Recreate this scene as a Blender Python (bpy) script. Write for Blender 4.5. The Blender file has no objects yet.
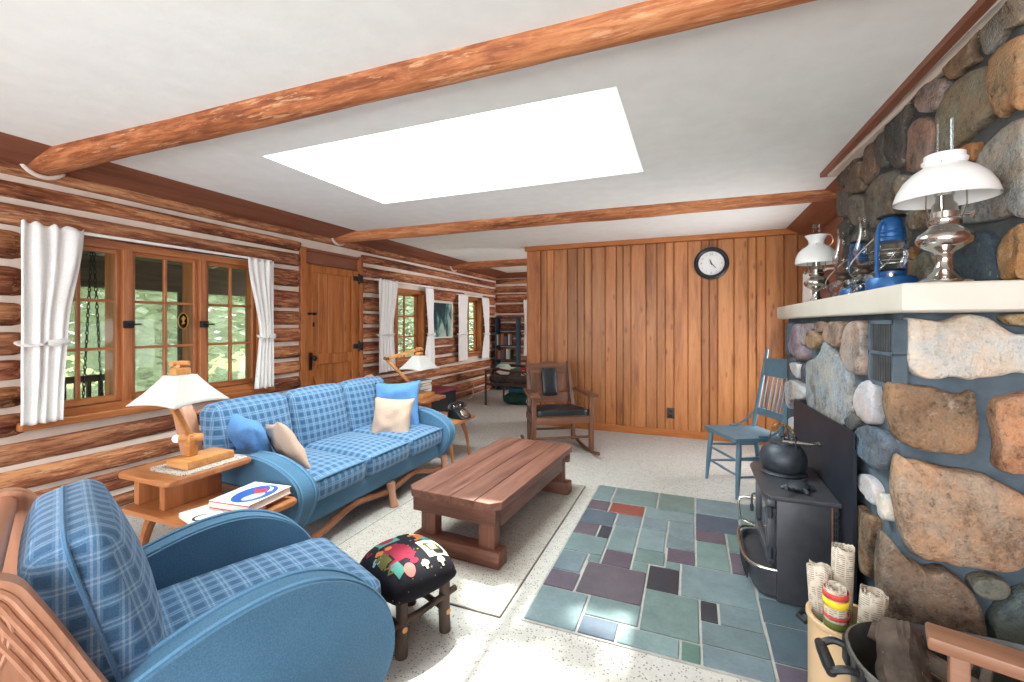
import bpy, bmesh, math, random
from mathutils import Vector, Matrix, noise
random.seed(7)
R = math.radians
scn = bpy.context.scene
COL = scn.collection
PI = math.pi

# ------------------------------------------------------------------ camera
H = 1.32; F = 445.0; YAW = R(22)
cam_d = bpy.data.cameras.new('camera'); cam = bpy.data.objects.new('camera', cam_d); COL.objects.link(cam)
cam.location = (0, 0, H); cam.rotation_euler = (R(90), 0, YAW)
cam_d.sensor_width = 36; cam_d.lens = F/1024*36; cam_d.shift_y = -17/1024
cam_d.clip_start = 0.02
scn.camera = cam
scn.view_settings.view_transform = 'Standard'; scn.view_settings.look = 'None'
scn.view_settings.gamma = 1; scn.view_settings.use_curve_mapping = False

# sight lines of the survey of the photograph: a point seen at (px, py) that lies on a known plane
cY, sY = math.cos(YAW), math.sin(YAW)
def ray(px, py):
    u = (px-512)/F; v = (324-py)/F
    return (u*cY-sY, u*sY+cY, v)
def on_x(px, py, X):
    d = ray(px, py); t = X/d[0]; return Vector((X, d[1]*t, H+d[2]*t))
def on_y(px, py, Y):
    d = ray(px, py); t = Y/d[1]; return Vector((d[0]*t, Y, H+d[2]*t))
def on_z(px, py, z):
    d = ray(px, py); t = (z-H)/d[2]; return Vector((d[0]*t, d[1]*t, z))

# ------------------------------------------------------------------ materials
def lin(h):
    if not isinstance(h, str): return tuple(h)+(1,) if len(h) == 3 else tuple(h)
    h = h.lstrip('#'); o = []
    for i in (0, 2, 4):
        c = int(h[i:i+2], 16)/255
        o.append(c/12.92 if c <= .04045 else ((c+.055)/1.055)**2.4)
    return tuple(o)+(1,)

class NT:
    def __init__(s, name):
        s.m = bpy.data.materials.new(name); s.m.use_nodes = True; s.t = s.m.node_tree
        s.t.nodes.clear()
        s.out = s.n('ShaderNodeOutputMaterial'); s.b = s.n('ShaderNodeBsdfPrincipled')
        s.l(s.b.outputs[0], s.out.inputs[0])
    def n(s, t, **k):
        x = s.t.nodes.new(t)
        for a, v in k.items(): setattr(x, a, v)
        return x
    def l(s, a, b): s.t.links.new(a, b)
    def math(s, op, a, b=None, c=None):
        x = s.n('ShaderNodeMath', operation=op)
        for i, v in enumerate((a, b, c)):
            if v is None: continue
            if isinstance(v, (int, float)): x.inputs[i].default_value = v
            else: s.l(v, x.inputs[i])
        return x.outputs[0]
    def mix(s, f, a, b, mode='MIX'):
        x = s.n('ShaderNodeMix', data_type='RGBA', blend_type=mode)
        for sock, v in ((x.inputs[0], f), (x.inputs[6], a), (x.inputs[7], b)):
            if isinstance(v, (int, float)): sock.default_value = v
            elif isinstance(v, (tuple, list, str)): sock.default_value = lin(v)
            else: s.l(v, sock)
        return x.outputs[2]
    def coords(s, kind='Object', scale=(1, 1, 1), rand=True):
        tc = s.n('ShaderNodeTexCoord'); mp = s.n('ShaderNodeMapping')
        s.l(tc.outputs[kind], mp.inputs[0]); mp.inputs[3].default_value = scale
        if rand:
            oi = s.n('ShaderNodeObjectInfo'); q = s.n('ShaderNodeVectorMath', operation='SCALE')
            q.inputs[0].default_value = (13.1, 7.7, 5.3); s.l(oi.outputs['Random'], q.inputs['Scale'])
            s.l(q.outputs[0], mp.inputs[1])
        return mp.outputs[0]
    def noise(s, co, scale, detail=4, rough=.55, dist=0):
        x = s.n('ShaderNodeTexNoise'); s.l(co, x.inputs['Vector'])
        x.inputs['Scale'].default_value = scale; x.inputs['Detail'].default_value = detail
        x.inputs['Roughness'].default_value = rough; x.inputs['Distortion'].default_value = dist
        return x.outputs[0]
    def ramp(s, f, stops):
        x = s.n('ShaderNodeValToRGB'); s.l(f, x.inputs[0]); e = x.color_ramp.elements
        while len(e) < len(stops): e.new(.5)
        for i, (p, c) in enumerate(stops): e[i].position = p; e[i].color = lin(c)
        return x.outputs[0]
    def bump(s, h, strength=.3, dist=.01):
        x = s.n('ShaderNodeBump'); s.l(h, x.inputs['Height']); x.inputs['Strength'].default_value = strength
        x.inputs['Distance'].default_value = dist; s.l(x.outputs[0], s.b.inputs['Normal'])
    def fin(s, col=None, rough=.6, metal=0, spec=.5):
        if col is not None:
            if isinstance(col, (str, tuple)): s.b.inputs['Base Color'].default_value = lin(col)
            else: s.l(col, s.b.inputs['Base Color'])
        s.b.inputs['Roughness'].default_value = rough; s.b.inputs['Metallic'].default_value = metal
        s.b.inputs['Specular IOR Level'].default_value = spec
        return s.m

def plain(name, c1, c2=None, scale=6, rough=.6, metal=0, bump=0, bscale=40, spec=.4, stretch=(1, 1, 1)):
    t = NT(name); co = t.coords(scale=stretch)
    c2 = c2 or c1
    f = t.noise(co, scale, 4)
    col = t.ramp(f, [(.3, c1), (.7, c2)])
    if bump: t.bump(t.noise(co, bscale, 3), bump, .01)
    return t.fin(col, rough, metal, spec)

def wood(name, light, mid, dark, axis='X', s=1.0, rough=.45, objcol=False, knots=False, spec=.4, attr=None):
    t = NT(name)
    sc = {'X': (1.2, 14, 14), 'Y': (14, 1.2, 14), 'Z': (14, 14, 1.2)}[axis]
    co = t.coords(scale=tuple(v*s for v in sc))
    f1 = t.noise(co, 1.6, 5, .6, .6)
    co2 = t.coords(scale=tuple(v*s*3.5 for v in sc)); f2 = t.noise(co2, 2.2, 3, .6)
    f = t.math('ADD', t.math('MULTIPLY', f1, .72), t.math('MULTIPLY', f2, .28))
    col = t.ramp(f, [(.30, dark), (.47, mid), (.68, light)])
    if knots:
        kc = t.coords(scale=knots)
        v = t.n('ShaderNodeTexVoronoi'); t.l(kc, v.inputs['Vector']); v.inputs['Scale'].default_value = 1.0
        k = t.ramp(v.outputs['Distance'], [(.07, (1, 1, 1)), (.17, (0, 0, 0))])
        col = t.mix(t.math('MULTIPLY', k, .8), col, dark)
    if objcol:
        oi = t.n('ShaderNodeObjectInfo'); col = t.mix(1.0, col, oi.outputs['Color'], 'MULTIPLY')
    if attr:
        a = t.n('ShaderNodeVertexColor', layer_name=attr); col = t.mix(1.0, col, a.outputs[0], 'MULTIPLY')
    t.bump(f, .15, .004)
    return t.fin(col, rough, 0, spec)

def log_mat(name, axis, light='#C48A62', mid='#8F553B', dark='#4E2B1F', spec=.25):
    t = NT(name)
    sc = {'X': (1, 9, 9), 'Y': (9, 1, 9)}[axis]
    big = t.noise(t.coords(scale=tuple(v*.6 for v in sc)), 1.3, 3, .6, .4)
    fine = t.noise(t.coords(scale=tuple(v*3.2 for v in sc)), 1.7, 5, .7, .5)
    f = t.math('ADD', t.math('MULTIPLY', big, .5), t.math('MULTIPLY', fine, .5))
    col = t.ramp(f, [(.39, dark), (.49, mid), (.59, light)])
    flake = t.ramp(t.noise(t.coords(scale=tuple(v*1.6 for v in sc)), 3.0, 4, .75), [(.57, (0, 0, 0)), (.63, (1, 1, 1))])
    col = t.mix(t.math('MULTIPLY', flake, .5), col, '#DDB08A')
    dk = t.ramp(t.noise(t.coords(scale=tuple(v*.9 for v in sc)), 2.2, 4, .7), [(.30, (1, 1, 1)), (.40, (0, 0, 0))])
    col = t.mix(t.math('MULTIPLY', dk, .6), col, '#3A2219')
    oi = t.n('ShaderNodeObjectInfo'); col = t.mix(1.0, col, oi.outputs['Color'], 'MULTIPLY')
    t.bump(f, .8, .015)
    return t.fin(col, .62, 0, spec)

def stone_mat(name='fieldstone', k=1.0):
    t = NT(name); co = t.coords()
    oi = t.n('ShaderNodeObjectInfo')
    a = t.noise(co, 5, 5, .65); b = t.noise(co, 38, 4, .7); c = t.noise(co, 120, 2, .6)
    f = t.math('ADD', t.math('MULTIPLY', a, .55), t.math('ADD', t.math('MULTIPLY', b, .3), t.math('MULTIPLY', c, .15)))
    g = t.ramp(f, [(.38, tuple(1+(v-1)*k for v in (.42, .39, .37))), (.5, (.98, .98, .98)), (.62, tuple(1+(v-1)*k for v in (1.35, 1.3, 1.25)))])
    col = t.mix(1.0, oi.outputs['Color'], g, 'MULTIPLY')
    sp = t.ramp(b, [(.33, (1, 1, 1)), (.40, (0, 0, 0))]); col = t.mix(t.math('MULTIPLY', sp, .4*k), col, '#3d3632')
    hue = t.ramp(t.noise(co, 9, 3, .6), [(.40, (.94, 1.0, 1.06)), (.60, (1.12, .98, .88))]); col = t.mix(1.0, col, hue, 'MULTIPLY')
    lt = t.ramp(t.noise(co, 26, 4, .7), [(.60, (0, 0, 0)), (.68, (1, 1, 1))]); col = t.mix(t.math('MULTIPLY', lt, .22), col, '#D8CFC4')
    t.bump(f, 1.0, .03)
    return t.fin(col, .8, 0, .25)

def plaid_mat():
    t = NT('blue_plaid_cloth')
    tc = t.n('ShaderNodeTexCoord'); sp = t.n('ShaderNodeSeparateXYZ'); t.l(tc.outputs['UV'], sp.inputs[0])
    P = .054
    def bands(x):
        u = t.math('FRACT', t.math('DIVIDE', t.math('ADD', x, 20), P))
        def band(c, h): return t.math('LESS_THAN', t.math('ABSOLUTE', t.math('SUBTRACT', u, c)), h)
        dark = band(.66, .25)
        light = t.math('ADD', band(.06, .045), band(.27, .045))
        return dark, light
    d1, l1 = bands(sp.outputs[0]); d2, l2 = bands(sp.outputs[1])
    col = t.mix(t.math('ADD', t.math('MULTIPLY', t.math('MULTIPLY', d1, d2), .42), t.math('MULTIPLY', t.math('ADD', d1, d2), .09)), '#537A9E', '#2A4C6B')
    col = t.mix(t.math('MULTIPLY', t.math('MINIMUM', t.math('ADD', l1, l2), 2.0), .23), col, '#BACBDB')
    co = t.coords(rand=False); f = t.noise(co, 260, 2)
    col = t.mix(.35, col, t.mix(1.0, col, t.ramp(f, [(.3, (.5, .5, .5)), (.7, (1.4, 1.4, 1.4))]), 'MULTIPLY'))
    t.bump(f, .25, .003)
    t.b.inputs['Sheen Weight'].default_value = .15
    return t.fin(col, .9, 0, .15)

def cloth(name, c1, c2, rough=.9, s=180, bump=.25):
    t = NT(name); co = t.coords(rand=False); f = t.noise(co, s, 3, .6)
    big = t.noise(co, 4, 2)
    col = t.ramp(t.math('ADD', t.math('MULTIPLY', f, .7), t.math('MULTIPLY', big, .3)), [(.35, c1), (.65, c2)])
    t.bump(f, bump, .003); t.b.inputs['Sheen Weight'].default_value = .1
    return t.fin(col, rough, 0, .15)

def carpet_mat(name, a, b, fleck):
    t = NT(name); co = t.coords(rand=False)
    f = t.noise(co, 22, 5, .7); g = t.noise(co, 150, 2, .6)
    col = t.ramp(t.math('ADD', t.math('MULTIPLY', f, .5), t.math('MULTIPLY', g, .5)), [(.35, a), (.65, b)])
    v = t.n('ShaderNodeTexVoronoi'); t.l(co, v.inputs['Vector']); v.inputs['Scale'].default_value = 80
    m = t.ramp(v.outputs['Distance'], [(.20, (1, 1, 1)), (.36, (0, 0, 0))])
    v2 = t.n('ShaderNodeTexVoronoi'); t.l(co, v2.inputs['Vector']); v2.inputs['Scale'].default_value = 80
    sp = t.n('ShaderNodeSeparateColor'); t.l(v2.outputs['Color'], sp.inputs[0])
    keep = t.math('LESS_THAN', sp.outputs[0], .62)
    col = t.mix(t.math('MULTIPLY', t.math('MULTIPLY', m, keep), .8), col, fleck)
    t.bump(g, .4, .006)
    return t.fin(col, .95, 0, .1)

def glass_mat(name, tint='#F4F8F8', ior=1.45, boost=1.0):
    m = bpy.data.materials.new(name); m.use_nodes = True; t = m.node_tree; t.nodes.clear()
    o = t.nodes.new('ShaderNodeOutputMaterial'); mx = t.nodes.new('ShaderNodeMixShader')
    tr = t.nodes.new('ShaderNodeBsdfTransparent'); gl = t.nodes.new('ShaderNodeBsdfGlossy'); fr = t.nodes.new('ShaderNodeFresnel')
    tr.inputs[0].default_value = lin(tint); gl.inputs['Roughness'].default_value = .03; fr.inputs[0].default_value = ior
    ml = t.nodes.new('ShaderNodeMath'); ml.operation = 'MULTIPLY'; ml.inputs[1].default_value = boost
    t.links.new(fr.outputs[0], ml.inputs[0]); t.links.new(ml.outputs[0], mx.inputs[0])
    t.links.new(tr.outputs[0], mx.inputs[1]); t.links.new(gl.outputs[0], mx.inputs[2]); t.links.new(mx.outputs[0], o.inputs[0])
    return m

def objcol_mat(name, rough=.6, spec=.3, var=.15, scale=30, metal=0):
    t = NT(name); oi = t.n('ShaderNodeObjectInfo'); f = t.noise(t.coords(), scale, 3)
    col = t.mix(1.0, oi.outputs['Color'], t.ramp(f, [(.3, (1-var,)*3), (.7, (1+var,)*3)]), 'MULTIPLY')
    return t.fin(col, rough, metal, spec)

M = {}
M['ceiling'] = plain('ceiling_plaster', '#F0F1EF', '#F6F7F5', 9, .9, bump=.10, bscale=22, spec=.1)
M['white'] = plain('white_plaster', '#E4E4E3', '#E9E9E8', 5, .85, spec=.1)
M['chink'] = plain('chinking', '#D2C0B2', '#DECFC2', 7, .9, bump=.2, spec=.1)
M['log_y'] = log_mat('log_along_room', 'Y'); M['log_x'] = log_mat('log_across_room', 'X')
M['beam'] = log_mat('beam_log', 'X', '#CC8A5C', '#AE6A43', '#7A4429', .3)
M['soffit'] = wood('brown_board', '#955F48', '#84503B', '#693D2C', 'Y', .5, .5)
M['soffit_x'] = wood('brown_board_across', '#955F48', '#84503B', '#693D2C', 'X', .5, .5)
M['panel'] = wood('knotty_pine_panel', '#BE7E4C', '#A66838', '#75421F', 'Z', .55, .42, knots=(10, 0, 3.4), attr='Col', spec=.4)
M['trimwood'] = wood('pine_trim', '#C27A3C', '#A8622C', '#7F4520', 'X', .7, .4)
M['frame_z'] = wood('window_wood', '#BF7A47', '#A15F34', '#753F22', 'Z', .8, .42)
M['frame_y'] = wood('window_wood_rail', '#BF7A47', '#A15F34', '#753F22', 'Y', .8, .42)
M['door'] = wood('door_pine', '#C27A42', '#A9632F', '#753D19', 'Z', .6, .4, knots=(0, 8, 2.4))
M['carpet'] = carpet_mat('speckled_carpet', '#ABA6A0', '#BFBBB5', '#5E4E42')
M['rug'] = carpet_mat('speckled_rug', '#A69F96', '#B9B2A9', '#5A4A3D')
M['edge'] = plain('rug_edge', '#6B655F', '#7b756d', 30, .9)
M['plaid'] = plaid_mat()
M['uphol'] = cloth('blue_wool', '#416985', '#587F9C', s=220)
M['welt'] = cloth('blue_welt', '#5580A0', '#668FAE', s=220)
M['pillow_blue'] = cloth('pillow_blue', '#4F80B8', '#6593C8', s=120, bump=.1)
M['pillow_beige'] = cloth('pillow_beige', '#BBA08C', '#C6AD9A', s=120, bump=.1)
M['maple'] = wood('maple_frame', '#C99A80', '#B78468', '#946349', 'Z', .5, .35)
M['maple_x'] = wood('maple_rail', '#C08A70', '#AC745A', '#8C5841', 'X', .5, .35)
M['maple_y'] = wood('maple_rail_y', '#A67256', '#8F5D43', '#6E432E', 'Y', .5, .35)
M['cherry'] = wood('cherry_top', '#BE8054', '#AA6B41', '#885030', 'X', .6, .3)
M['cherry_z'] = wood('cherry_leg', '#BE8054', '#AA6B41', '#885030', 'Z', .6, .35)
M['pine_light'] = wood('lamp_pine', '#D29A63', '#C2854D', '#9E6535', 'X', .8, .4)
M['ctable'] = wood('coffee_table_wood', '#8C6355', '#70493D', '#4C2F27', 'Y', .7, .42, objcol=True)
M['ctable_z'] = wood('coffee_table_leg', '#85594A', '#6A4335', '#482D23', 'Z', .7, .5)
M['ctable_x'] = wood('coffee_table_rail', '#85594A', '#6A4335', '#482D23', 'X', .7, .5)
M['oak'] = wood('rocker_oak', '#7D523B', '#613E2C', '#40281D', 'X', .8, .45)
M['oak_z'] = wood('rocker_oak_upright', '#7D523B', '#613E2C', '#40281D', 'Z', .8, .45)
M['leather'] = plain('black_leather', '#1A1C20', '#25282d', 8, .35, bump=.2, bscale=90)
M['brass'] = plain('brass_stud', '#8A6A3C', '#A5834c', 20, .35, .9)
M['bluepaint'] = plain('blue_chair_paint', '#4F6B7A', '#5C7988', 9, .5)
M['curtain'] = cloth('white_curtain', '#E4E1DE', '#EFEDEA', s=90, bump=.1)
M['rod'] = plain('rod_white', '#EFECE8', None, 4, .4)
M['iron'] = plain('black_iron', '#1C1C1E', '#2A2A2C', 20, .45, .3)
M['iron_brown'] = plain('brown_iron', '#3B2E28', '#4c3c33', 20, .5, .2)
M['stove'] = plain('stove_black', '#3C3D42', '#494A50', 14, .45, .25, spec=.5)
M['stove_door'] = plain('stove_door', '#4A4C52', '#585A60', 14, .38, .3, spec=.6)
M['plate'] = plain('heat_plate', '#1C2029', '#262A34', 6, .5, 0, spec=.25)
M['castiron'] = plain('cast_iron', '#33373D', '#454A52', 30, .45, .4, bump=.15, bscale=120)
M['steel'] = plain('steel_rail', '#B8B2A6', '#CFC9BD', 10, .25, .95)
M['copper'] = plain('copper_strip', '#D9A080', '#E5B596', 10, .3, .8)
M['nickel'] = plain('nickel', '#C2BEB8', '#D6D2CC', 3, .14, 1.0)
M['milk'] = plain('milk_glass', '#F1F0EE', '#F6F5F3', 3, .22, spec=.5)
M['lantern'] = plain('lantern_blue', '#1B4F88', '#25619C', 10, .3, .2, spec=.6)
M['clear'] = glass_mat('clear_glass', '#F6FAF8', 1.45, .15)
M['lampglass'] = glass_mat('lamp_glass', '#FAFCFC', 1.45, .6)
M['mortar'] = plain('blue_mortar', '#4A565F', '#626F79', 9, .85, bump=.6, bscale=18, spec=.2)
M['mortar_grey'] = plain('grey_mortar', '#45484A', '#5A5C5C', 9, .9, bump=.6, bscale=18, spec=.2)
M['mantel'] = plain('mantel_stone', '#D3CEC2', '#DDD8CC', 5, .6, bump=.08)
M['grout'] = plain('grout', '#93908B', '#A5A29C', 20, .9, bump=.3, bscale=60)
M['stone'] = stone_mat(); M['pale_stone'] = stone_mat('pale_fieldstone', .4)
def slate_mat():
    t = NT('slate'); a = t.n('ShaderNodeVertexColor', layer_name='Col'); co = t.coords(rand=False)
    f = t.noise(co, 7, 5, .65); g = t.noise(co, 60, 3)
    h = t.math('ADD', t.math('MULTIPLY', f, .7), t.math('MULTIPLY', g, .3))
    col = t.mix(1.0, a.outputs[0], t.ramp(h, [(.35, (.80, .80, .81)), (.65, (1.2, 1.2, 1.19))]), 'MULTIPLY')
    t.bump(h, .25, .006); return t.fin(col, .42, 0, .45)
M['slate'] = slate_mat()
M['color'] = objcol_mat('painted'); M['paper'] = objcol_mat('paper', .8, .15, .06, 60)
M['bark'] = plain('bark', '#2F2620', '#5A4C42', 14, .85, bump=.7, bscale=35, stretch=(1, 1, .3))
M['cutwood'] = wood('cut_wood', '#D2A06C', '#BC8650', '#8E5E34', 'X', .8, .6)
M['zinc'] = plain('tub_zinc', '#5C5E5C', '#7C7C78', 7, .42, .75, bump=.1)
M['crock'] = plain('stoneware', '#BD9A6E', '#CCAE86', 3, .35, spec=.5)
M['bench'] = wood('reddish_wood', '#9A7055', '#865C45', '#654431', 'X', .8, .4)
M['foliage'] = None
WORLD, P_BACK, P_SKY, P_SIDE, SUN, EXPO = 4.5, 110, 450, 25, 26.0, -0.14
# ------------------------------------------------------------------ geometry helpers
def nb(): return bmesh.new()
def bx(bm, lo, hi, mat=None, bev=0.0, seg=2):
    r = bmesh.ops.create_cube(bm, size=1.0); vs = r['verts']
    lo, hi = Vector(lo), Vector(hi); c = (lo+hi)/2; d = hi-lo
    for v in vs: v.co = Vector((v.co.x*d.x, v.co.y*d.y, v.co.z*d.z)) + c
    if bev > 0:
        es = list({e for v in vs for e in v.link_edges})
        res = bmesh.ops.bevel(bm, geom=es, offset=min(bev, min(abs(d.x), abs(d.y), abs(d.z))*.49), segments=seg, affect='EDGES', profile=.5)
        vs = list({v for f in res['faces'] for v in f.verts} | {v for v in vs if v.is_valid})
    if mat is not None:
        for v in vs: v.co = mat @ v.co
    return vs
def ring(bm, c, u, w, r, n): return [bm.verts.new(c+u*(r*math.cos(2*PI*i/n))+w*(r*math.sin(2*PI*i/n))) for i in range(n)]
def frame_of(d):
    d = d.normalized(); a = Vector((0, 0, 1)) if abs(d.z) < .9 else Vector((1, 0, 0))
    u = d.cross(a).normalized(); return u, d.cross(u).normalized()
def bridge(bm, a, b):
    n = len(a)
    for i in range(n): bm.faces.new((a[i], a[(i+1) % n], b[(i+1) % n], b[i]))
def tube(bm, pts, rad, n=8, caps=True, closed=False, flat=None):
    pts = [Vector(p) for p in pts]; k = len(pts)
    rad = rad if isinstance(rad, (list, tuple)) else [rad]*k
    rs = []; pu = None
    for i, p in enumerate(pts):
        d = (pts[(i+1) % k]-pts[i-1]) if closed else (pts[min(i+1, k-1)]-pts[max(i-1, 0)])
        u, w = frame_of(d)
        if pu is not None:
            u = (pu-d.normalized()*pu.dot(d.normalized()))
            u = u.normalized() if u.length > 1e-6 else frame_of(d)[0]; w = d.normalized().cross(u)
        pu = u
        if flat: rs.append([bm.verts.new(p+u*(rad[i]*flat[0]*math.cos(2*PI*j/n))+w*(rad[i]*flat[1]*math.sin(2*PI*j/n))) for j in range(n)])
        else: rs.append(ring(bm, p, u, w, rad[i], n))
    for a, b in zip(rs, rs[1:]): bridge(bm, a, b)
    if closed: bridge(bm, rs[-1], rs[0])
    elif caps:
        bm.faces.new(rs[0][::-1]); bm.faces.new(rs[-1])
def cyl(bm, a, b, r0, r1=None, n=16): tube(bm, [a, b], [r0, r0 if r1 is None else r1], n)
def lathe(bm, prof, c=(0, 0, 0), n=28, cap=True):
    c = Vector(c); rs = []
    for r, z in prof:
        if r < 1e-5: rs.append([bm.verts.new(c+Vector((0, 0, z)))])
        else: rs.append([bm.verts.new(c+Vector((r*math.cos(2*PI*i/n), r*math.sin(2*PI*i/n), z))) for i in range(n)])
    for a, b in zip(rs, rs[1:]):
        if len(a) == 1 and len(b) == 1: continue
        if len(a) == 1:
            for i in range(n): bm.faces.new((a[0], b[(i+1) % n], b[i]))
        elif len(b) == 1:
            for i in range(n): bm.faces.new((a[i], a[(i+1) % n], b[0]))
        else: bridge(bm, a, b)
    if cap:
        if len(rs[0]) > 1: bm.faces.new(rs[0][::-1])
        if len(rs[-1]) > 1: bm.faces.new(rs[-1])
def prism(bm, poly, a, b, axis='x', bev=0):
    """poly: 2-D outline; extruded from a to b along axis. x: (y, z); y: (x, z); z: (x, y)"""
    def P(p, t): return Vector((t, p[0], p[1])) if axis == 'x' else Vector((p[0], t, p[1])) if axis == 'y' else Vector((p[0], p[1], t))
    A = [bm.verts.new(P(p, a)) for p in poly]; B = [bm.verts.new(P(p, b)) for p in poly]
    f1 = bm.faces.new(A); f2 = bm.faces.new(B[::-1]); bridge(bm, A[::-1], B[::-1])
    if bev: bmesh.ops.bevel(bm, geom=list(f1.edges)+list(f2.edges), offset=bev, segments=3, affect='EDGES', profile=.5)
def spline(pts, n=6, closed=False):
    out = []; k = len(pts); dim = len(pts[0])
    rng = range(k) if closed else range(k-1)
    for i in rng:
        g = (lambda j: pts[j % k]) if closed else (lambda j: pts[max(0, min(k-1, j))])
        p0, p1, p2, p3 = g(i-1), g(i), g(i+1), g(i+2)
        for j in range(n):
            t = j/n
            out.append(tuple(.5*((2*p1[d])+(-p0[d]+p2[d])*t+(2*p0[d]-5*p1[d]+4*p2[d]-p3[d])*t*t+(-p0[d]+3*p1[d]-3*p2[d]+p3[d])*t**3) for d in range(dim)))
    if not closed: out.append(tuple(pts[-1]))
    return out
def puff(bm, size, mat=None, seg=10, round_=.06, bulge=(.03, .03, .03), warp=None):
    """a stuffed box: rounded edges, each face swelling towards its middle"""
    r = bmesh.ops.create_cube(bm, size=2.0); vs = r['verts']
    es = list({e for v in vs for e in v.link_edges})
    bmesh.ops.subdivide_edges(bm, edges=es, cuts=seg, use_grid_fill=True)
    vs = [v for v in bm.verts if not v.tag]
    h = Vector(size)/2
    for v in vs:
        c = v.co.copy(); p = Vector((c.x*h.x, c.y*h.y, c.z*h.z))
        inner = Vector([max(-h[i]+round_, min(h[i]-round_, p[i])) if h[i] > round_ else 0 for i in range(3)])
        d = p-inner
        if d.length > 1e-9:
            rr = [min(round_, h[i]) for i in range(3)]
            dn = d.normalized(); p = inner+Vector((dn.x*rr[0], dn.y*rr[1], dn.z*rr[2]))
        for i in range(3):
            j, k = (i+1) % 3, (i+2) % 3
            w = max(0, 1-c[j]**2)*max(0, 1-c[k]**2)
            p[i] += math.copysign(1, c[i])*w*bulge[i]*(abs(c[i])**2)
        if warp: p = warp(p, c)
        v.co = mat @ p if mat else p
        v.tag = True
    return vs
def box_uv(bm):
    uv = bm.loops.layers.uv.verify(); bm.normal_update()
    for f in bm.faces:
        n = f.normal; a = max(range(3), key=lambda i: abs(n[i])); i, j = [(1, 2), (0, 2), (0, 1)][a]
        for l in f.loops: l[uv].uv = (l.vert.co[i], l.vert.co[j])
def uv_from(bm, fn):
    uv = bm.loops.layers.uv.verify(); bm.normal_update()
    for f in bm.faces:
        for l in f.loops: l[uv].uv = fn(l.vert.co, f.normal)
def build(name, bm, mat, parent=None, smooth=True, world=False, color=None, angle=40, recalc=True, kind=None, uv=False, label=None):
    """one mesh object out of a bmesh; world=True: its coordinates are world ones, whatever the parent"""
    if recalc: bmesh.ops.recalc_face_normals(bm, faces=bm.faces)
    if parent is not None and world: bm.transform(full(parent).inverted())
    if uv: box_uv(bm)
    me = bpy.data.meshes.new(name); bm.to_mesh(me); bm.free()
    for m in (mat if isinstance(mat, (list, tuple)) else [mat]): me.materials.append(m)
    if smooth:
        for p in me.polygons: p.use_smooth = True
        me.set_sharp_from_angle(angle=R(angle))
    o = bpy.data.objects.new(name, me); COL.objects.link(o)
    if parent is not None: o.parent = parent
    if color: o.color = lin(color)
    if kind: o['kind'] = kind
    if label: o['label'] = label
    return o
def full(o):
    m = o.matrix_basis.copy()
    while o.parent: o = o.parent; m = o.matrix_basis @ m
    return m
def tag(o, label, cat, group=None, kind=None):
    if label: o['label'] = label
    if cat: o['category'] = cat
    if group: o['group'] = group
    if kind: o['kind'] = kind
    return o
def thing(name, label, cat, loc=(0, 0, 0), rz=0, group=None, kind=None):
    o = bpy.data.objects.new(name, None); COL.objects.link(o); o.empty_display_size = .1
    o.location = loc; o.rotation_euler = (0, 0, rz); return tag(o, label, cat, group, kind)
def struct_root(name, loc=(0, 0, 0)):
    o = bpy.data.objects.new(name, None); COL.objects.link(o); o.location = loc; o['kind'] = 'structure'; return o
def dup(root, loc, rz=None, label=None):
    r = root.copy(); COL.objects.link(r); r.location = loc
    if rz is not None: r.rotation_euler = (0, 0, rz)
    if label: r['label'] = label
    for ch in list(root.children):
        c = ch.copy(); COL.objects.link(c); c.parent = r
        for g in ch.children:
            d = g.copy(); COL.objects.link(d); d.parent = c
    return r
def TR(loc, rx=0, ry=0, rz=0): return Matrix.Translation(loc) @ Matrix.Rotation(rz, 4, 'Z') @ Matrix.Rotation(ry, 4, 'Y') @ Matrix.Rotation(rx, 4, 'X')
def text(name, body, size, mat, parent, mtx, ext=.0004, align='CENTER'):
    c = bpy.data.curves.new(name, 'FONT'); c.body = body; c.size = size; c.extrude = ext; c.align_x = align; c.align_y = 'CENTER'
    tmp = bpy.data.objects.new(name, c); COL.objects.link(tmp); dg = bpy.context.evaluated_depsgraph_get()
    me = bpy.data.meshes.new_from_object(tmp.evaluated_get(dg)); bpy.data.objects.remove(tmp); me.materials.clear(); me.materials.append(mat)
    o = bpy.data.objects.new(name, me); COL.objects.link(o); o.parent = parent; o.matrix_basis = mtx; return o

# ------------------------------------------------------------------ the room
CEIL = 2.34; XL = -3.80; YF = 8.47; XR = 1.15; YB = -2.4; YP = 5.55
def obox(name, lo, hi, mat, bev=0, kind='structure', parent=None):
    bm = nb(); bx(bm, lo, hi, bev=bev); return build(name, bm, mat, parent, smooth=False, kind=kind)
obox('floor', (-4.1, YB-.2, -.12), (XR+.2, YF+.2, 0), M['carpet'])

# left log wall ----------------------------------------------------
W1 = (1.42, 3.02, .72, 1.88); D1 = (3.50, 4.38, 0, 2.13); W2 = (5.08, 5.80, .76, 1.80); W3 = (7.10, 7.80, .74, 1.80)
HOLES = [W1, D1, W2, W3]
wl = struct_root('wall_left')
def wall_slab(bm, x0, x1, ys, holes, z1):
    """upright slab between ys, with rectangular holes (y0, y1, z0, z1)"""
    cuts = sorted({ys[0], ys[1], *[h[0] for h in holes], *[h[1] for h in holes]})
    for a, b in zip(cuts, cuts[1:]):
        hs = [h for h in holes if h[0] <= a+1e-6 and h[1] >= b-1e-6]
        zs = [0]+[z for h in hs for z in (h[2], h[3])]+[z1]
        for q in range(0, len(zs), 2):
            if zs[q+1]-zs[q] > 1e-4: bx(bm, (x0, a, zs[q]), (x1, b, zs[q+1]))
bm = nb(); wall_slab(bm, -3.93, XL+.012, (YB, YF), HOLES, CEIL); build('chinking', bm, M['chink'], wl, smooth=False, kind='structure')
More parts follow.
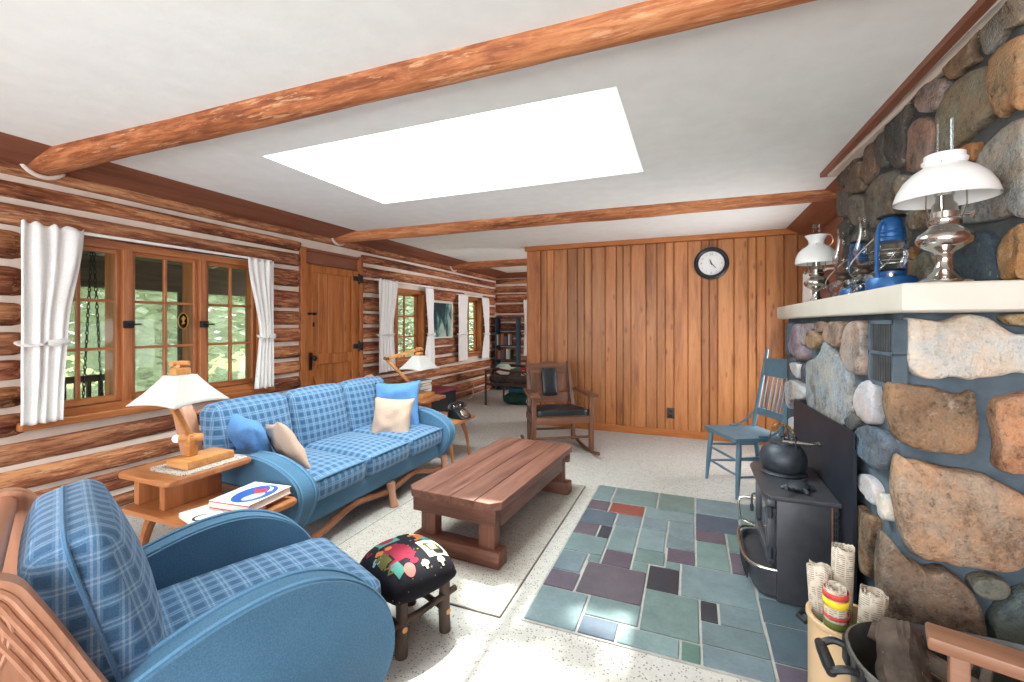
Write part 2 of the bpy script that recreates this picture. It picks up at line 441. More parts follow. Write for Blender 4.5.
CH = [0.0, .125, .295, .46, .63, .80, .96, 1.118, 1.293, 1.468, 1.684, 1.895, 2.06, 2.195, 2.315]
def log_mesh(L, zc, hh, bulge, seed, axis='y', front=1):
    """half-round log of length L along +axis from the origin, standing out of the wall in +x (or -y)"""
    bm = nb(); n = max(2, int(L/.07)); K = 11; rows = []
    for i in range(n+1):
        t = i/n*L; row = []
        end = min(t, L-t); er = 1-.4*max(0, 1-end/.03)**2
        for k in range(K):
            a = -PI/2+PI*k/(K-1)
            nz = noise.noise(Vector((t*1.3, seed*3.1, a*.8)))*.016+noise.noise(Vector((t*6, seed*5.7, a*2.5)))*.006
            drift = noise.noise(Vector((t*.55, seed*9.3, 0)))*.014
            c, s = math.cos(a), math.sin(a)
            out = -.03+(bulge+.03)*(c**.5)*er+nz*(c**.5)*1.2; z = hh*math.copysign(abs(s)**.85, s)*(1+nz*2.5)+drift
            row.append(bm.verts.new((out, t, z) if axis == 'y' else (t, -out, z)))
        rows.append(row)
    for a, b in zip(rows, rows[1:]):
        for k in range(K-1): bm.faces.new((a[k], b[k], b[k+1], a[k+1]))
    bm.faces.new(rows[0]); bm.faces.new(rows[-1][::-1])
    return bm
def lay_logs(parent, rows, spans_of, axis, base, bulge, tone):
    s = 0
    for z0, z1 in rows:
        zc = (z0+z1)/2; hh = (z1-z0)/2-.016
        for a, b in spans_of(z0, z1):
            s += 1
            bm = log_mesh(b-a, zc, hh, bulge*(.85+.3*random.random()), s*1.7+tone, axis)
            o = build('log', bm, M['log_y'] if axis == 'y' else M['log_x'], parent, kind='structure', angle=60)
            o.location = (base, a, zc) if axis == 'y' else (a, base, zc)
            v = .82+.36*random.random(); o.color = (v, v*(.95+.1*random.random()), v*(.92+.12*random.random()), 1)
def spans_left(z0, z1):
    zc = (z0+z1)/2; cur = YB; out = []
    for h in HOLES:
        if h[2]-.03 < zc < h[3]+.02 or (h is D1 and zc < 2.16):
            out.append((cur, h[0]-.012)); cur = h[1]+.012
    out.append((cur, YF-.02)); return out
lay_logs(wl, list(zip(CH, CH[1:])), spans_left, 'y', XL, .055, 3)
wf = struct_root('wall_far')
bm = nb(); bx(bm, (-3.95, YF, 0), (XR+.2, YF+.2, CEIL)); build('chinking', bm, M['chink'], wf, smooth=False, kind='structure')
lay_logs(wf, list(zip([z+.06 if z else 0 for z in CH], [z+.06 for z in CH[1:]])), lambda a, b: [(XL+.02, -.5)], 'x', YF, .055, 80)

# brown boards that close the corner between log walls and ceiling
def board_poly(name, poly, y0, y1, mat):
    bm = nb(); prism(bm, poly, y0, y1, 'y'); return build(name, bm, mat, None, smooth=False, kind='structure')
board_poly('trim_1', [(-3.39, CEIL+.002), (-3.76, 2.275), (-3.82, 2.275), (-3.82, CEIL+.002)], YB, YF, M['soffit'])
board_poly('trim_2', [(.93, CEIL+.002), (XR-.02, 2.24), (XR+.02, 2.24), (XR+.02, CEIL+.002)], 3.58, YP, M['soffit'])
bm = nb(); prism(bm, [(YF-.30, CEIL+.002), (YF-.05, 2.26), (YF+.03, 2.26), (YF+.03, CEIL+.002)], XL, 0, 'x'); build('trim_3', bm, M['soffit_x'], None, smooth=False, kind='structure')
bm = nb(); prism(bm, [(.905, YB), (.806, 3.58), (.840, 3.58), (.938, YB)], 2.312, CEIL+.002, 'z'); build('trim_4', bm, M['soffit'], None, smooth=False, kind='structure')
obox('trim_5', (.84, 3.55, 2.312), (XR, 3.58, CEIL+.002), M['soffit_x'])

# ceiling with the skylight opening --------------------------------
SK = (-2.42, -.30, 1.94, 3.09)
cl = struct_root('ceiling')
bm = nb()
for lo, hi in (((-4.0, YB), (SK[0], YF+.2)), ((SK[1], YB), (XR+.2, YF+.2)), ((SK[0], YB), (SK[1], SK[2])), ((SK[0], SK[3]), (SK[1], YF+.2))):
    bx(bm, (lo[0], lo[1], CEIL), (hi[0], hi[1], CEIL+.05))
build('ceiling_plaster', bm, M['ceiling'], cl, smooth=False, kind='structure')
# shaft: flares from the glazing down to the ceiling
GL = (-2.38, -.80, 2.02, 3.06); ZG = 3.0
bm = nb()
a = [bm.verts.new((x, y, CEIL+.001)) for x, y in ((SK[0], SK[2]), (SK[1], SK[2]), (SK[1], SK[3]), (SK[0], SK[3]))]
b = [bm.verts.new((x, y, ZG)) for x, y in ((GL[0], GL[2]), (GL[1], GL[2]), (GL[1], GL[3]), (GL[0], GL[3]))]
a2 = [bm.verts.new(v.co+Vector(((v.co.x > -1.3)*.12-.06, (v.co.y > 2.5)*.12-.06, 0))) for v in a]
b2 = [bm.verts.new(v.co+Vector(((v.co.x > -1.3)*.12-.06, (v.co.y > 2.5)*.12-.06, 0))) for v in b]
bridge(bm, a, b); bridge(bm, b2, a2); bridge(bm, a2, a); bridge(bm, b, b2)
build('skylight_shaft', bm, M['white'], cl, smooth=False, kind='structure')
bm = nb()
for x in (GL[0], -1.36, GL[1]): bx(bm, (x-.03, GL[2]-.03, ZG), (x+.03, GL[3]+.03, ZG+.05))
for y in (GL[2], GL[3]): bx(bm, (GL[0], y-.03, ZG), (GL[1], y+.03, ZG+.05))
build('skylight_frame', bm, M['white'], cl, smooth=False, kind='structure')
bm = nb(); bx(bm, (GL[0], GL[2], ZG+.02), (GL[1], GL[3], ZG+.026)); build('skylight_glass', bm, M['clear'], cl, smooth=False, kind='structure')
# roof slab outside, so that no sky leaks in round the shaft
bm = nb()
for lo, hi in (((-4.2, YB-.2), (GL[0]-.05, YF+.2)), ((GL[1]+.05, YB-.2), (XR+.3, YF+.2)), ((GL[0]-.05, YB-.2), (GL[1]+.05, GL[2]-.05)), ((GL[0]-.05, GL[3]+.05), (GL[1]+.05, YF+.2))):
    bx(bm, (lo[0], lo[1], ZG), (hi[0], hi[1], ZG+.04))
bx(bm, (-4.2, YB-.2, CEIL+.05), (-3.96, YF+.2, ZG)); bx(bm, (XR+.2, YB-.2, 0), (XR+.3, YF+.2, ZG)); bx(bm, (-4.2, YF+.2, 0), (XR+.3, YF+.25, ZG))
build('roof', bm, M['soffit'], None, smooth=False, kind='structure')

# round ceiling beams
def beam(name, x0, x1, y, r0, r1, seed, yt=0):
    bm = nb(); n = int((x1-x0)/.09); rows = []; K = 15
    for i in range(n+1):
        t = i/n; x = x0+(x1-x0)*t; r = r0+(r1-r0)*t; row = []
        for k in range(K):
            a = PI+PI*k/(K-1)
            w = 1+noise.noise(Vector((x*1.1, seed, a)))*.10+noise.noise(Vector((x*5, seed*2, a*2)))*.035
            row.append(bm.verts.new((x, y+yt*t+r*w*math.cos(a), CEIL+.004+r*w*math.sin(a))))
        rows.append(row)
    for a, b in zip(rows, rows[1:]):
        for k in range(K-1): bm.faces.new((a[k], b[k], b[k+1], a[k+1]))
    bm.faces.new(rows[0]); bm.faces.new(rows[-1][::-1])
    o = build(name, bm, M['beam'], None, kind='structure', angle=60); return o
beam('ceiling_beam', XL+.01, .86, 1.475, .098, .062, 1.3, .07)
beam('ceiling_beam', XL+.01, XR, 3.97, .105, .075, 5.1, .12)
beam('ceiling_beam', XL+.01, -1.9, 6.62, .115, .09, 9.7)
for y, r in ((1.475, .10), (3.97, .108), (6.62, .118)):
    bm = nb(); tube(bm, [(XL+.062, y+(r+.012)*math.cos(a), CEIL+.004+(r+.012)*math.sin(a)) for a in [PI+PI*i/14 for i in range(15)]], .014, 8); build('notch_chinking', bm, M['chink'], wl, kind='structure')

# knotty-pine partition --------------------------------------------
wp = struct_root('wall_partition')
bm = nb(); bx(bm, (-1.98, YP+.012, 0), (XR+.2, YP+.12, CEIL)); build('partition_core', bm, M['trimwood'], wp, smooth=False, kind='structure')
edges = [-1.831, -1.748, -1.656, -1.477, -1.345, -1.259, -1.164, -.996, -.86, -.779, -.687, -.51, -.387, -.292, -.198, -.044, .1, .182, .269, .434, .575, .657, .748, .923, 1.05, XR]
bm = nb(); cl_ = bm.loops.layers.float_color.new('Col')
for a, b in zip(edges, edges[1:]):
    q = len(bm.faces); v = .70+.40*random.random(); w = random.uniform(-.05, .05)
    dx = random.uniform(0, 30)
    bx(bm, (a+.0025, YP-.012, .07), (b-.0025, YP+.012, 2.28), bev=.008, seg=1)
    bm.faces.ensure_lookup_table()
    for f in bm.faces[q:]:
        for l in f.loops: l[cl_] = (v, v*(1+w), v*(1+w*1.5), 1)
build('boards', bm, M['panel'], wp, smooth=False, kind='structure')
bm = nb(); bx(bm, (-2.02, YP-.03, 0), (-1.835, YP+.13, 2.28), bev=.008); build('corner_board', bm, M['frame_z'], wp, smooth=False, kind='structure')
bm = nb(); bx(bm, (-2.05, YP-.04, 2.28), (XR, YP+.02, CEIL), bev=.006); build('top_rail', bm, M['trimwood'], wp, smooth=False, kind='structure')
bm = nb(); bx(bm, (-1.84, YP-.028, 0), (XR, YP-.011, .085), bev=.004); build('baseboard', bm, M['trimwood'], wp, smooth=False, kind='structure')
bm = nb()
for a, b in ((YB, 4.10), (5.0, 6.2), (7.9, YF+.2)): bx(bm, (XR, a, 0), (XR+.2, b, CEIL))
for a, b, c, d in ((4.10, 5.0, .55, 1.42), (6.2, 7.9, .5, 2.0)): bx(bm, (XR, a, 0), (XR+.2, b, c)); bx(bm, (XR, a, d), (XR+.2, b, CEIL))
build('wall_right', bm, M['soffit'], None, smooth=False, kind='structure')
# unseen end of the room, two broad openings added to carry the fill lamps
bm = nb()
BW = [(-3.3, -1.3, .5, 2.15), (-.9, .95, .5, 2.15)]
cuts = [-4.0, -3.3, -1.3, -.9, .95, XR+.2]
for i, (a, b) in enumerate(zip(cuts, cuts[1:])):
    if i in (1, 3): bx(bm, (a, YB-.2, 0), (b, YB, .5)); bx(bm, (a, YB-.2, 2.15), (b, YB, CEIL))
    else: bx(bm, (a, YB-.2, 0), (b, YB, CEIL))
build('wall_back', bm, M['chink'], None, smooth=False, kind='structure')

# ------------------------------------------------------------------ windows
def bars(bm, axis_boxes):
    for lo, hi in axis_boxes: bx(bm, lo, hi, bev=.003, seg=1)
def casement_window(name, opening, sashes, depth, frame=.05, sill=True):
    y0, y1, z0, z1 = opening
    root = struct_root(name, (XL, (y0+y1)/2, z0)); xg = XL+depth
    bm = nb()
    bars(bm, [((XL-.15, y0-.02, z0-.02), (XL+.03, y0+frame, z1+.02)), ((XL-.15, y1-frame, z0-.02), (XL+.03, y1+.02, z1+.02))])
    build('side_jamb', bm, M['frame_z'], root, smooth=False, world=True, kind='structure')
    bm = nb(); bars(bm, [((XL-.15, y0, z1-frame*.8), (XL+.028, y1, z1+.02)), ((XL-.15, y0-.02, z0-.02), (XL+.045, y1+.02, z0+.05))])
    build('head_and_sill', bm, M['frame_y'], root, smooth=False, world=True, kind='structure')
    for (a, b, c, d, ny, nz) in sashes:
        w = .035
        bm = nb(); bars(bm, [((xg-.02, a, c), (xg+.02, a+w, d)), ((xg-.02, b-w, c), (xg+.02, b, d))])
        for i in range(1, ny):
            y = a+w+(b-a-2*w)*i/ny; bars(bm, [((xg-.012, y-.011, c+w), (xg+.014, y+.011, d-w))])
        s = build('casement', bm, M['frame_z'], root, smooth=False, world=True, kind='structure')
        bm = nb(); bars(bm, [((xg-.0195, a+w, c), (xg+.0195, b-w, c+w*1.2)), ((xg-.0195, a+w, d-w), (xg+.0195, b-w, d))])
        for i in range(1, nz):
            z = c+w+(d-c-2*w)*i/nz; bars(bm, [((xg-.011, a+w, z-.010), (xg+.013, b-w, z+.010))])
        build('casement_rail', bm, M['frame_y'], root, smooth=False, world=True, kind='structure')
        bm = nb(); bx(bm, (xg-.003, a+w*.8, c+w), (xg+.001, b-w*.8, d-w)); build('glass', bm, M['clear'], root, smooth=False, world=True, kind='structure')
    return root
w1 = casement_window('window_1', W1, [(1.435, 1.915, .775, 1.855, 2, 3), (1.965, 2.45, .775, 1.855, 2, 3), (2.50, 2.975, .775, 1.855, 2, 3)], -.02, .04)
bm = nb(); bars(bm, [((XL-.2, 1.91, .75), (XL+.028, 1.97, 1.86)), ((XL-.2, 2.447, .75), (XL+.028, 2.503, 1.86))]); build('mullion', bm, M['frame_z'], w1, smooth=False, world=True, kind='structure')
bm = nb(); bx(bm, (XL-.05, W1[0]-.06, .672), (XL+.085, W1[1]+.1, .725), bev=.012); build('window_sill', bm, M['frame_y'], w1, smooth=False, world=True, kind='structure')
for y in (1.94, 2.475):
    bm = nb(); bx(bm, (XL+.028, y-.035, 1.29), (XL+.045, y+.035, 1.345), bev=.006); tube(bm, [(XL+.045, y, 1.318), (XL+.07, y, 1.318), (XL+.075, y+.06, 1.318)], .008, 6)
    build('window_catch', bm, M['iron'], w1, world=True, kind='structure')
casement_window('window_2', W2, [(5.125, 5.755, .80, 1.765, 2, 3)], -.10, .045)
casement_window('window_3', W3, [(7.145, 7.755, .78, 1.765, 2, 3)], -.10, .045)

# ------------------------------------------------------------------ plank door
d1 = struct_root('door_1', (XL, 3.94, 0))
bm = nb(); bars(bm, [((XL-.1, 3.46, 0), (XL+.05, 3.525, 2.12)), ((XL-.1, 4.345, 0), (XL+.05, 4.395, 2.14))]); build('door_frame', bm, M['frame_z'], d1, smooth=False, world=True, kind='structure')
bm = nb(); bars(bm, [((XL-.1, 3.525, 1.975), (XL+.0, 4.345, 2.10)), ((XL-.1, 3.46, 2.10), (XL+.03, 4.395, 2.13))]); build('door_head', bm, M['soffit'], d1, smooth=False, world=True, kind='structure')
bm = nb()
for a, b in zip([3.53, 3.638, 3.734, 3.88, 4.123, 4.243, 4.34], [3.638, 3.734, 3.88, 4.123, 4.243, 4.34, 4.34]):
    if b-a > .01: bx(bm, (XL-.05, a+.003, .02), (XL-.005, b-.003, 1.97), bev=.009, seg=1)
build('door_boards', bm, M['door'], d1, smooth=False, world=True, kind='structure')
bm = nb(); bars(bm, [((XL-.005, 3.535, .02), (XL+.022, 3.64, 1.96)), ((XL-.005, 4.235, .02), (XL+.022, 4.338, 1.96))]); build('door_stile', bm, M['door'], d1, smooth=False, world=True, kind='structure')
bm = nb(); bars(bm, [((XL-.005, 3.64, .875), (XL+.021, 4.235, .985)), ((XL-.005, 3.64, .02), (XL+.021, 4.235, .16)), ((XL-.005, 3.64, 1.88), (XL+.0205, 4.235, 1.96))]); build('door_rail', bm, M['door'], d1, smooth=False, world=True, kind='structure')
for s in (-1, 1):
    bm = nb(); bx(bm, (-.008, -.04, -.42), (.008, .04, .42), TR((XL+.002, 3.94+s*.15, .50), rx=R(-s*20))); build('door_brace', bm, M['door'], d1, smooth=False, world=True, kind='structure')
for z in (1.87, 1.05):
    bm = nb(); bx(bm, (XL+.012, 4.25, z-.03), (XL+.025, 4.34, z+.03), bev=.004); cyl(bm, (XL+.03, 4.343, z-.065), (XL+.03, 4.343, z+.065), .013); bx(bm, (XL+.03, 4.345, z-.05), (XL+.056, 4.39, z+.05), bev=.004)
    build('door_hinge', bm, M['iron'], d1, world=True, kind='structure')
bm = nb(); bx(bm, (XL+.012, 3.575, .82), (XL+.022, 3.635, 1.02), bev=.006)
build('door_lock_plate', bm, M['iron'], d1, world=True, kind='structure')
bm = nb(); m = TR((XL+.022, 3.612, .955), ry=R(90)); q = len(bm.verts)
lathe(bm, [(.012, 0), (.012, .03), (.028, .04), (.031, .055), (.02, .068), (0, .07)], n=16)
bm.transform(m); build('door_knob', bm, M['iron'], d1, world=True, kind='structure')
bm = nb(); bx(bm, (XL+.012, 3.56, 1.415), (XL+.022, 3.69, 1.445), bev=.004); cyl(bm, (XL+.022, 3.58, 1.43), (XL+.035, 3.58, 1.43), .012); cyl(bm, (XL+.022, 3.66, 1.43), (XL+.035, 3.66, 1.43), .012); bx(bm, (XL+.012, 3.63, 1.29), (XL+.03, 3.655, 1.34), bev=.006)
build('door_bolt', bm, M['iron'], d1, world=True, kind='structure')
# ------------------------------------------------------------------ curtains
def curtain_mesh(L, w_top, w_tie, w_bot, H_, tie, folds, depth, seed, pin=0):
    """hangs in the plane of +y (width) and z, folds in x; pin -1/0/+1: towards which side the tie gathers"""
    bm = nb(); nu, nv = folds*8, 44; rows = []
    for j in range(nv+1):
        t = j/nv; z = H_*(1-t)
        if t < tie: q = t/tie; q = q*q*(3-2*q); w = w_top+(w_tie-w_top)*q
        else: q = (t-tie)/(1-tie); q = q**.6; w = w_tie+(w_bot-w_tie)*q
        off = pin*(w_top-w)/2; row = []
        amp = depth*(.45+.25*min(1, t*5))*(.55+.45*(w/w_top))*(.55+.75*abs(noise.noise(Vector((0, t*1.2, seed+2)))+.4))
        for i in range(nu+1):
            u = i/nu; ph = u*folds*2*PI+noise.noise(Vector((u*2.6, t*.8, seed)))*4.5
            x = amp*math.sin(ph)+noise.noise(Vector((u*7, t*4, seed+5)))*.008
            row.append(bm.verts.new((x, (u-.5)*w+off+noise.noise(Vector((u*5, t*2, seed+9)))*.008, z+(.012*math.sin(ph*1.1) if j == 0 else .008*noise.noise(Vector((u*6, 3, seed))) if j == nv else 0))))
        rows.append(row)
    for a, b in zip(rows, rows[1:]):
        for i in range(nu): bm.faces.new((a[i], a[i+1], b[i+1], b[i]))
    return bm
def curtain(label, loc, w_top, w_tie, w_bot, H_, tie, folds=7, depth=.022, pin=0, rz=0, tieback=True, group=None):
    t = thing('curtain', label, 'curtain', loc, rz, group)
    bm = curtain_mesh(0, w_top, w_tie, w_bot, H_, tie, folds, depth, loc[1]*3.3, pin)
    o = build('curtain_panel', bm, M['curtain'], t, angle=180)
    sm = o.modifiers.new('thickness', 'SOLIDIFY'); sm.thickness = .003
    if tieback:
        z = H_*(1-tie); off = pin*(w_top-w_tie)/2; bm = nb(); n = 28; r0 = []
        pts = [(.026*1.3*math.cos(a)*1.1, off+(w_tie/2+.012)*math.sin(a), z+.01*math.sin(a*2)) for a in [2*PI*i/n for i in range(n)]]
        tube(bm, pts, .019, 8, closed=True, flat=(.25, 1.0))
        build('tieback', bm, M['curtain'], t)
    return t
XC = XL+.125
curtain('white tieback curtain hanging left of the triple window, nearest the armchair', (XC, 1.50, .715), .30, .21, .19, 1.215, .60, 4, .020, -1)
curtain('white tieback curtain between the triple window and the plank door', (XC, 2.94, .725), .26, .15, .20, 1.185, .60, 4, .016, 1)
curtain('white tieback curtain just past the plank door, left side of the middle window', (XC, 4.79, .70), .40, .30, .36, 1.19, .60, 5, .018, -1)
curtain('narrow white tieback curtain between the middle window and the framed picture', (XC, 5.78, .69), .24, .16, .26, 1.17, .60, 5, .02, 1)
curtain('white curtain just past the framed picture, left side of the far window', (XC, 6.85, .68), .36, .31, .34, 1.15, .60, 7, .02, -1)
curtain('white tieback curtain right of the far window, nearest the log corner', (XC, 7.74, .66), .32, .17, .30, 1.16, .60, 6, .02, 1)
curtain('white curtain on the far log wall beside the blue bookcase', (-2.98, YF-.125, .68), .30, .24, .28, 1.12, .6, 6, .02, 0, R(90))
curtain('pale pink-white curtain on the brown wall behind the mantel lamps', (XR-.10, 5.12, .80), .34, .28, .32, 1.02, .6, 6, .02, 0, R(180))
def rod(label, y0, y1, z, x=XL+.10, horizontal='y'):
    t = thing('curtain_rod', label, 'curtain rod', (x, (y0+y1)/2, z) if horizontal == 'y' else ((y0+y1)/2, x, z), 0, 'white curtain rods')
    L = (y1-y0)/2; bm = nb(); ax = Vector((0, 1, 0)) if horizontal == 'y' else Vector((1, 0, 0))
    tube(bm, [-ax*L, ax*L], .011, 10); build('rod', bm, M['rod'], t)
    for s in (-1, 1):
        bm = nb(); back = Vector((-1, 0, 0)) if x < 0 and horizontal == 'y' else Vector((1, 0, 0)) if horizontal == 'y' else Vector((0, 1, 0))
        tube(bm, [ax*(L-.005)*s, ax*(L-.005)*s+back*.05], .009, 8); build('bracket', bm, M['rod'], t)
rod('white curtain rod above the triple window', 1.38, 3.06, 1.915)
rod('white curtain rod above the window just past the door', 4.60, 5.90, 1.885)
rod('white curtain rod above the far window by the corner', 6.68, 7.90, 1.825)
rod('white curtain rod on the brown wall behind the mantel', 4.6, 5.35, 1.80, XR-.06)

# ------------------------------------------------------------------ sofa
SX = -2.45
so = thing('sofa', 'long three-seat blue plaid sofa with maple frame under the log wall', 'sofa', (SX, 2.67, 0))
YA0, YA1 = 1.775, 3.48                        # outer faces of its arms
bm = nb(); bx(bm, (-2.86, YA0+.02, .16), (-2.035, YA1-.02, .31), bev=.03, seg=3); build('base', bm, M['uphol'], so, world=True)
ed = [1.90, 2.39, 2.88, 3.365]
for i, (a, b) in enumerate(zip(ed, ed[1:])):
    bm = nb(); puff(bm, (.64, b-a-.004, .15), TR((-2.315, (a+b)/2, .365), ry=R(2)), 9, .045, (.012, .004, .03))
    build('seat_cushion', bm, M['plaid'], so, world=True, uv=True, angle=180)
    bm = nb(); z = .385
    tube(bm, [(-1.999, a+.03, z+.035), (-1.994, (a+b)/2, z+.04), (-1.999, b-.03, z+.035)], .007, 6); build('piping', bm, M['welt'], so, world=True)
eb = [1.80, 2.36, 2.90, 3.44]
for i, (a, b) in enumerate(zip(eb, eb[1:])):
    bm = nb(); puff(bm, (.17, b-a-.004, .47), TR((-2.70, (a+b)/2, .595), ry=R(-14)), 10, .06, (.035, .006, .014))
    build('back_cushion', bm, M['plaid'], so, world=True, uv=True, angle=180)
AP = spline([(-2.88, .17), (-2.90, .40), (-2.86, .49), (-2.70, .525), (-2.48, .555), (-2.27, .56), (-2.10, .52), (-1.985, .455), (-1.945, .375), (-1.965, .285), (-2.02, .20), (-2.05, .155)], 5)
for a, b in ((YA0, YA0+.135), (YA1-.135, YA1)):
    bm = nb(); prism(bm, AP, a, b, 'y', .03); o = build('arm', bm, M['uphol'], so, world=True, angle=60)
    for y in (a+.022, b-.022):
        bm = nb(); tube(bm, [(p[0], y, p[1]) for p in [(x-.002 if False else x, z) for x, z in AP[8:]]], .008, 6)
        bm.transform(Matrix.Identity(4)); build('welt', bm, M['welt'], o, world=True)
for y in (YA0+.005, YA1-.005):
    bm = nb(); prism(bm, spline([(-2.80, .12), (-2.83, .40), (-2.90, .64), (-2.94, .78), (-2.90, .83), (-2.85, .80), (-2.80, .66), (-2.76, .5), (-2.72, .12)], 4), y-.035, y+.035, 'y', .01)
    build('back_post', bm, M['maple'], so, world=True)
bm = nb(); tube(bm, [(-2.90, YA0, .755), (-2.90, YA1, .755)], .026, 12); build('back_rail', bm, M['maple_y'], so, world=True)
bm = nb()
pts = [(-2.06, YA0+.06, .05), (-2.05, 2.03, .075), (-2.05, 2.30, .14), (-2.05, 2.55, .115), (-2.05, 2.67, .10), (-2.05, 2.79, .115), (-2.05, 3.00, .14), (-2.05, 3.24, .075), (-2.06, YA1-.06, .05)]
tube(bm, spline(pts, 5), .022, 8, flat=(1.2, .9)); build('stretcher', bm, M['maple_y'], so, world=True)
for x in (-2.03, -2.76):
    for y in (YA0+.07, 2.67, YA1-.07):
        bm = nb(); tube(bm, [(x, y, .17), (x+.01, y, .10), (x+.035, y-.005, .0)], [.034, .026, .032], 10); build('leg', bm, M['maple'], so, world=True)

# ------------------------------------------------------------------ throw pillows
def pillow(label, loc, mtx, size, thick, mat, seed, crumple=.02):
    t = None; bm = nb(); n = 18; top = []; bot = []; s = size/2
    for sgn, G in ((1, top), (-1, bot)):
        for i in range(n+1):
            row = []
            for j in range(n+1):
                u, v = i/n*2-1, j/n*2-1
                k = 1-.10*(1-u*u)*(v*v)-.0; k2 = 1-.10*(1-v*v)*(u*u)
                th = thick/2*((1-u**4)*(1-v**4))**.5*(.75+.25*(1-u*u)*(1-v*v))
                nz = noise.noise(Vector((u*2.2, v*2.2, seed+sgn)))*crumple*(1-max(abs(u), abs(v))**6)
                row.append(bm.verts.new((u*s*k2, v*s*k, sgn*th+nz)))
            G.append(row)
        for i in range(n):
            for j in range(n): bm.faces.new((G[i][j], G[i+1][j], G[i+1][j+1], G[i][j+1]))
    bmesh.ops.remove_doubles(bm, verts=bm.verts, dist=.0006)
    o = build('throw_pillow', bm, mat, None, angle=180); o.matrix_basis = Matrix.Translation(loc) @ mtx
    return tag(o, label, 'pillow', 'throw pillows on the sofa')
def facing(nrm, up=(0, 0, 1), roll=0):
    z = Vector(nrm).normalized(); x = Vector(up).cross(z).normalized(); y = z.cross(x)
    m = Matrix((x, y, z)).transposed().to_4x4(); return m @ Matrix.Rotation(roll, 4, 'Z')
pillow('square beige pillow leaning on a blue one at the far arm of the sofa', (-2.285, 3.02, .545), facing((.30, -.92, .30), roll=R(-2)), .345, .13, M['pillow_beige'], 3)
pillow('bright blue pillow behind the square beige one at the far sofa arm', (-2.385, 3.225, .61), facing((.25, -.95, .22), roll=R(4)), .42, .14, M['pillow_blue'], 5, .03)
pillow('crumpled blue pillow leaning on the near arm of the sofa', (-2.54, 1.965, .575), facing((.30, .85, .42), roll=R(12)), .40, .14, M['pillow_blue'], 8, .045)
pillow('beige pillow slumped against the crumpled blue one by the near sofa arm', (-2.35, 2.06, .55), facing((.35, .85, .48), roll=R(-14)), .37, .11, M['pillow_beige'], 11)

# ------------------------------------------------------------------ armchair
AC = Vector((-1.515, .642, 0)); AR = R(-22.5)
ac = thing('armchair', 'blue plaid armchair with carved maple side wings, close to the camera', 'armchair', AC, AR)
bm = nb(); bx(bm, (-.31, .06, .16), (.31, .72, .31), bev=.03, seg=3); build('base', bm, M['uphol'], ac)
bm = nb(); puff(bm, (.515, .64, .15), TR((0, .46, .365)), 10, .045, (.004, .012, .03)); build('seat_cushion', bm, M['plaid'], ac, uv=True, angle=180)
bm = nb(); m = TR((0, .055, .61), rx=R(15))
puff(bm, (.555, .165, .465), m, 14, .048, (.010, .032, .010)); bm.verts.ensure_lookup_table()
build('back_cushion', bm, M['plaid'], ac, uv=True, angle=180)
bm = nb(); pts = [m @ Vector(p) for p in spline([(-.288, 0, -.2), (-.288, 0, .12), (-.279, 0, .208), (-.20, 0, .238), (0, 0, .243), (.20, 0, .238), (.279, 0, .208), (.288, 0, .12), (.288, 0, -.2)], 6)]
tube(bm, pts, .0055, 6); build('piping', bm, M['plaid'], ac)
CP = spline([(-.02, .17), (-.04, .36), (.0, .45), (.14, .525), (.30, .575), (.44, .588), (.55, .565), (.645, .51), (.715, .43), (.75, .335), (.742, .24), (.70, .17), (.66, .15)], 5)
for s in (-1, 1):
    bm = nb(); x0, x1 = (.250, .360) if s > 0 else (-.360, -.250)
    prism(bm, CP, x0, x1, 'x', .025); o = build('arm', bm, M['uphol'], ac, angle=60)
    for x in (x0+.02, x1-.02):
        bm = nb(); tube(bm, [(x, y, z+.001) for y, z in CP[6:]], .008, 6); build('welt', bm, M['welt'], o)
    # carved side wing of the back
    x0, x1 = (.305, .345) if s > 0 else (-.345, -.305)
    WP = spline([(-.205, .74), (-.195, .80), (-.15, .832), (-.105, .832), (-.07, .81), (-.045, .765), (-.01, .69), (.04, .575), (.095, .45), (.14, .32), (.15, .18), (.13, 0), (.06, 0), (.03, .2), (-.02, .38), (-.09, .50), (-.17, .60), (-.2, .67)], 4, True)
    bm = nb(); prism(bm, WP, x0, x1, 'x', .008); w = build('carved_wing', bm, M['maple'], ac, angle=50)
    xo = x1-.0025 if s > 0 else x0+.0025
    for d, r in ((.010, .0075), (.026, .0075), (.042, .0075), (.058, .007)):
        rib = spline([(-.16+d*.3, .826-d), (-.11-d*.35, .826-d), (-.075-d*.75, .80-d*.7), (-.05-d, .755-d*.4), (-.015-d, .68-d*.3), (.035-d, .565-d*.2), (.09-d, .44), (.13-d, .32)], 6)
        bm = nb(); tube(bm, [(xo, y, z) for y, z in rib], r, 8); build('carved_ridge', bm, M['maple'], w)
    for k in range(4):
        arc = spline([(-.19, .625-k*.016), (-.155, .63-k*.017), (-.125+k*.004, .66-k*.013), (-.108+k*.008, .70-k*.004), (-.112+k*.010, .74+k*.002), (-.14+k*.006, .775+k*.008)], 5)
        bm = nb(); tube(bm, [(xo, y, z) for y, z in arc], .0055, 8); build('carved_ridge', bm, M['maple'], w)
    bm = nb(); tube(bm, [(xo, y, z) for y, z in spline([(.06, .36), (.035, .43), (.0, .45), (.01, .40), (-.03, .41), (-.05, .45)], 5)], .005, 8); build('carved_leaf', bm, M['maple'], w)
    for y in (.02 if False else .66,):
        bm = nb(); tube(bm, [(s*.30, y, .17), (s*.305, y+.02, .08), (s*.31, y+.03, 0)], [.034, .027, .03], 10); build('leg', bm, M['maple'], ac)
bm = nb(); tube(bm, [(-.34, -.125, .795), (.34, -.125, .795)], .027, 12); build('top_rail', bm, M['maple_x'], ac)
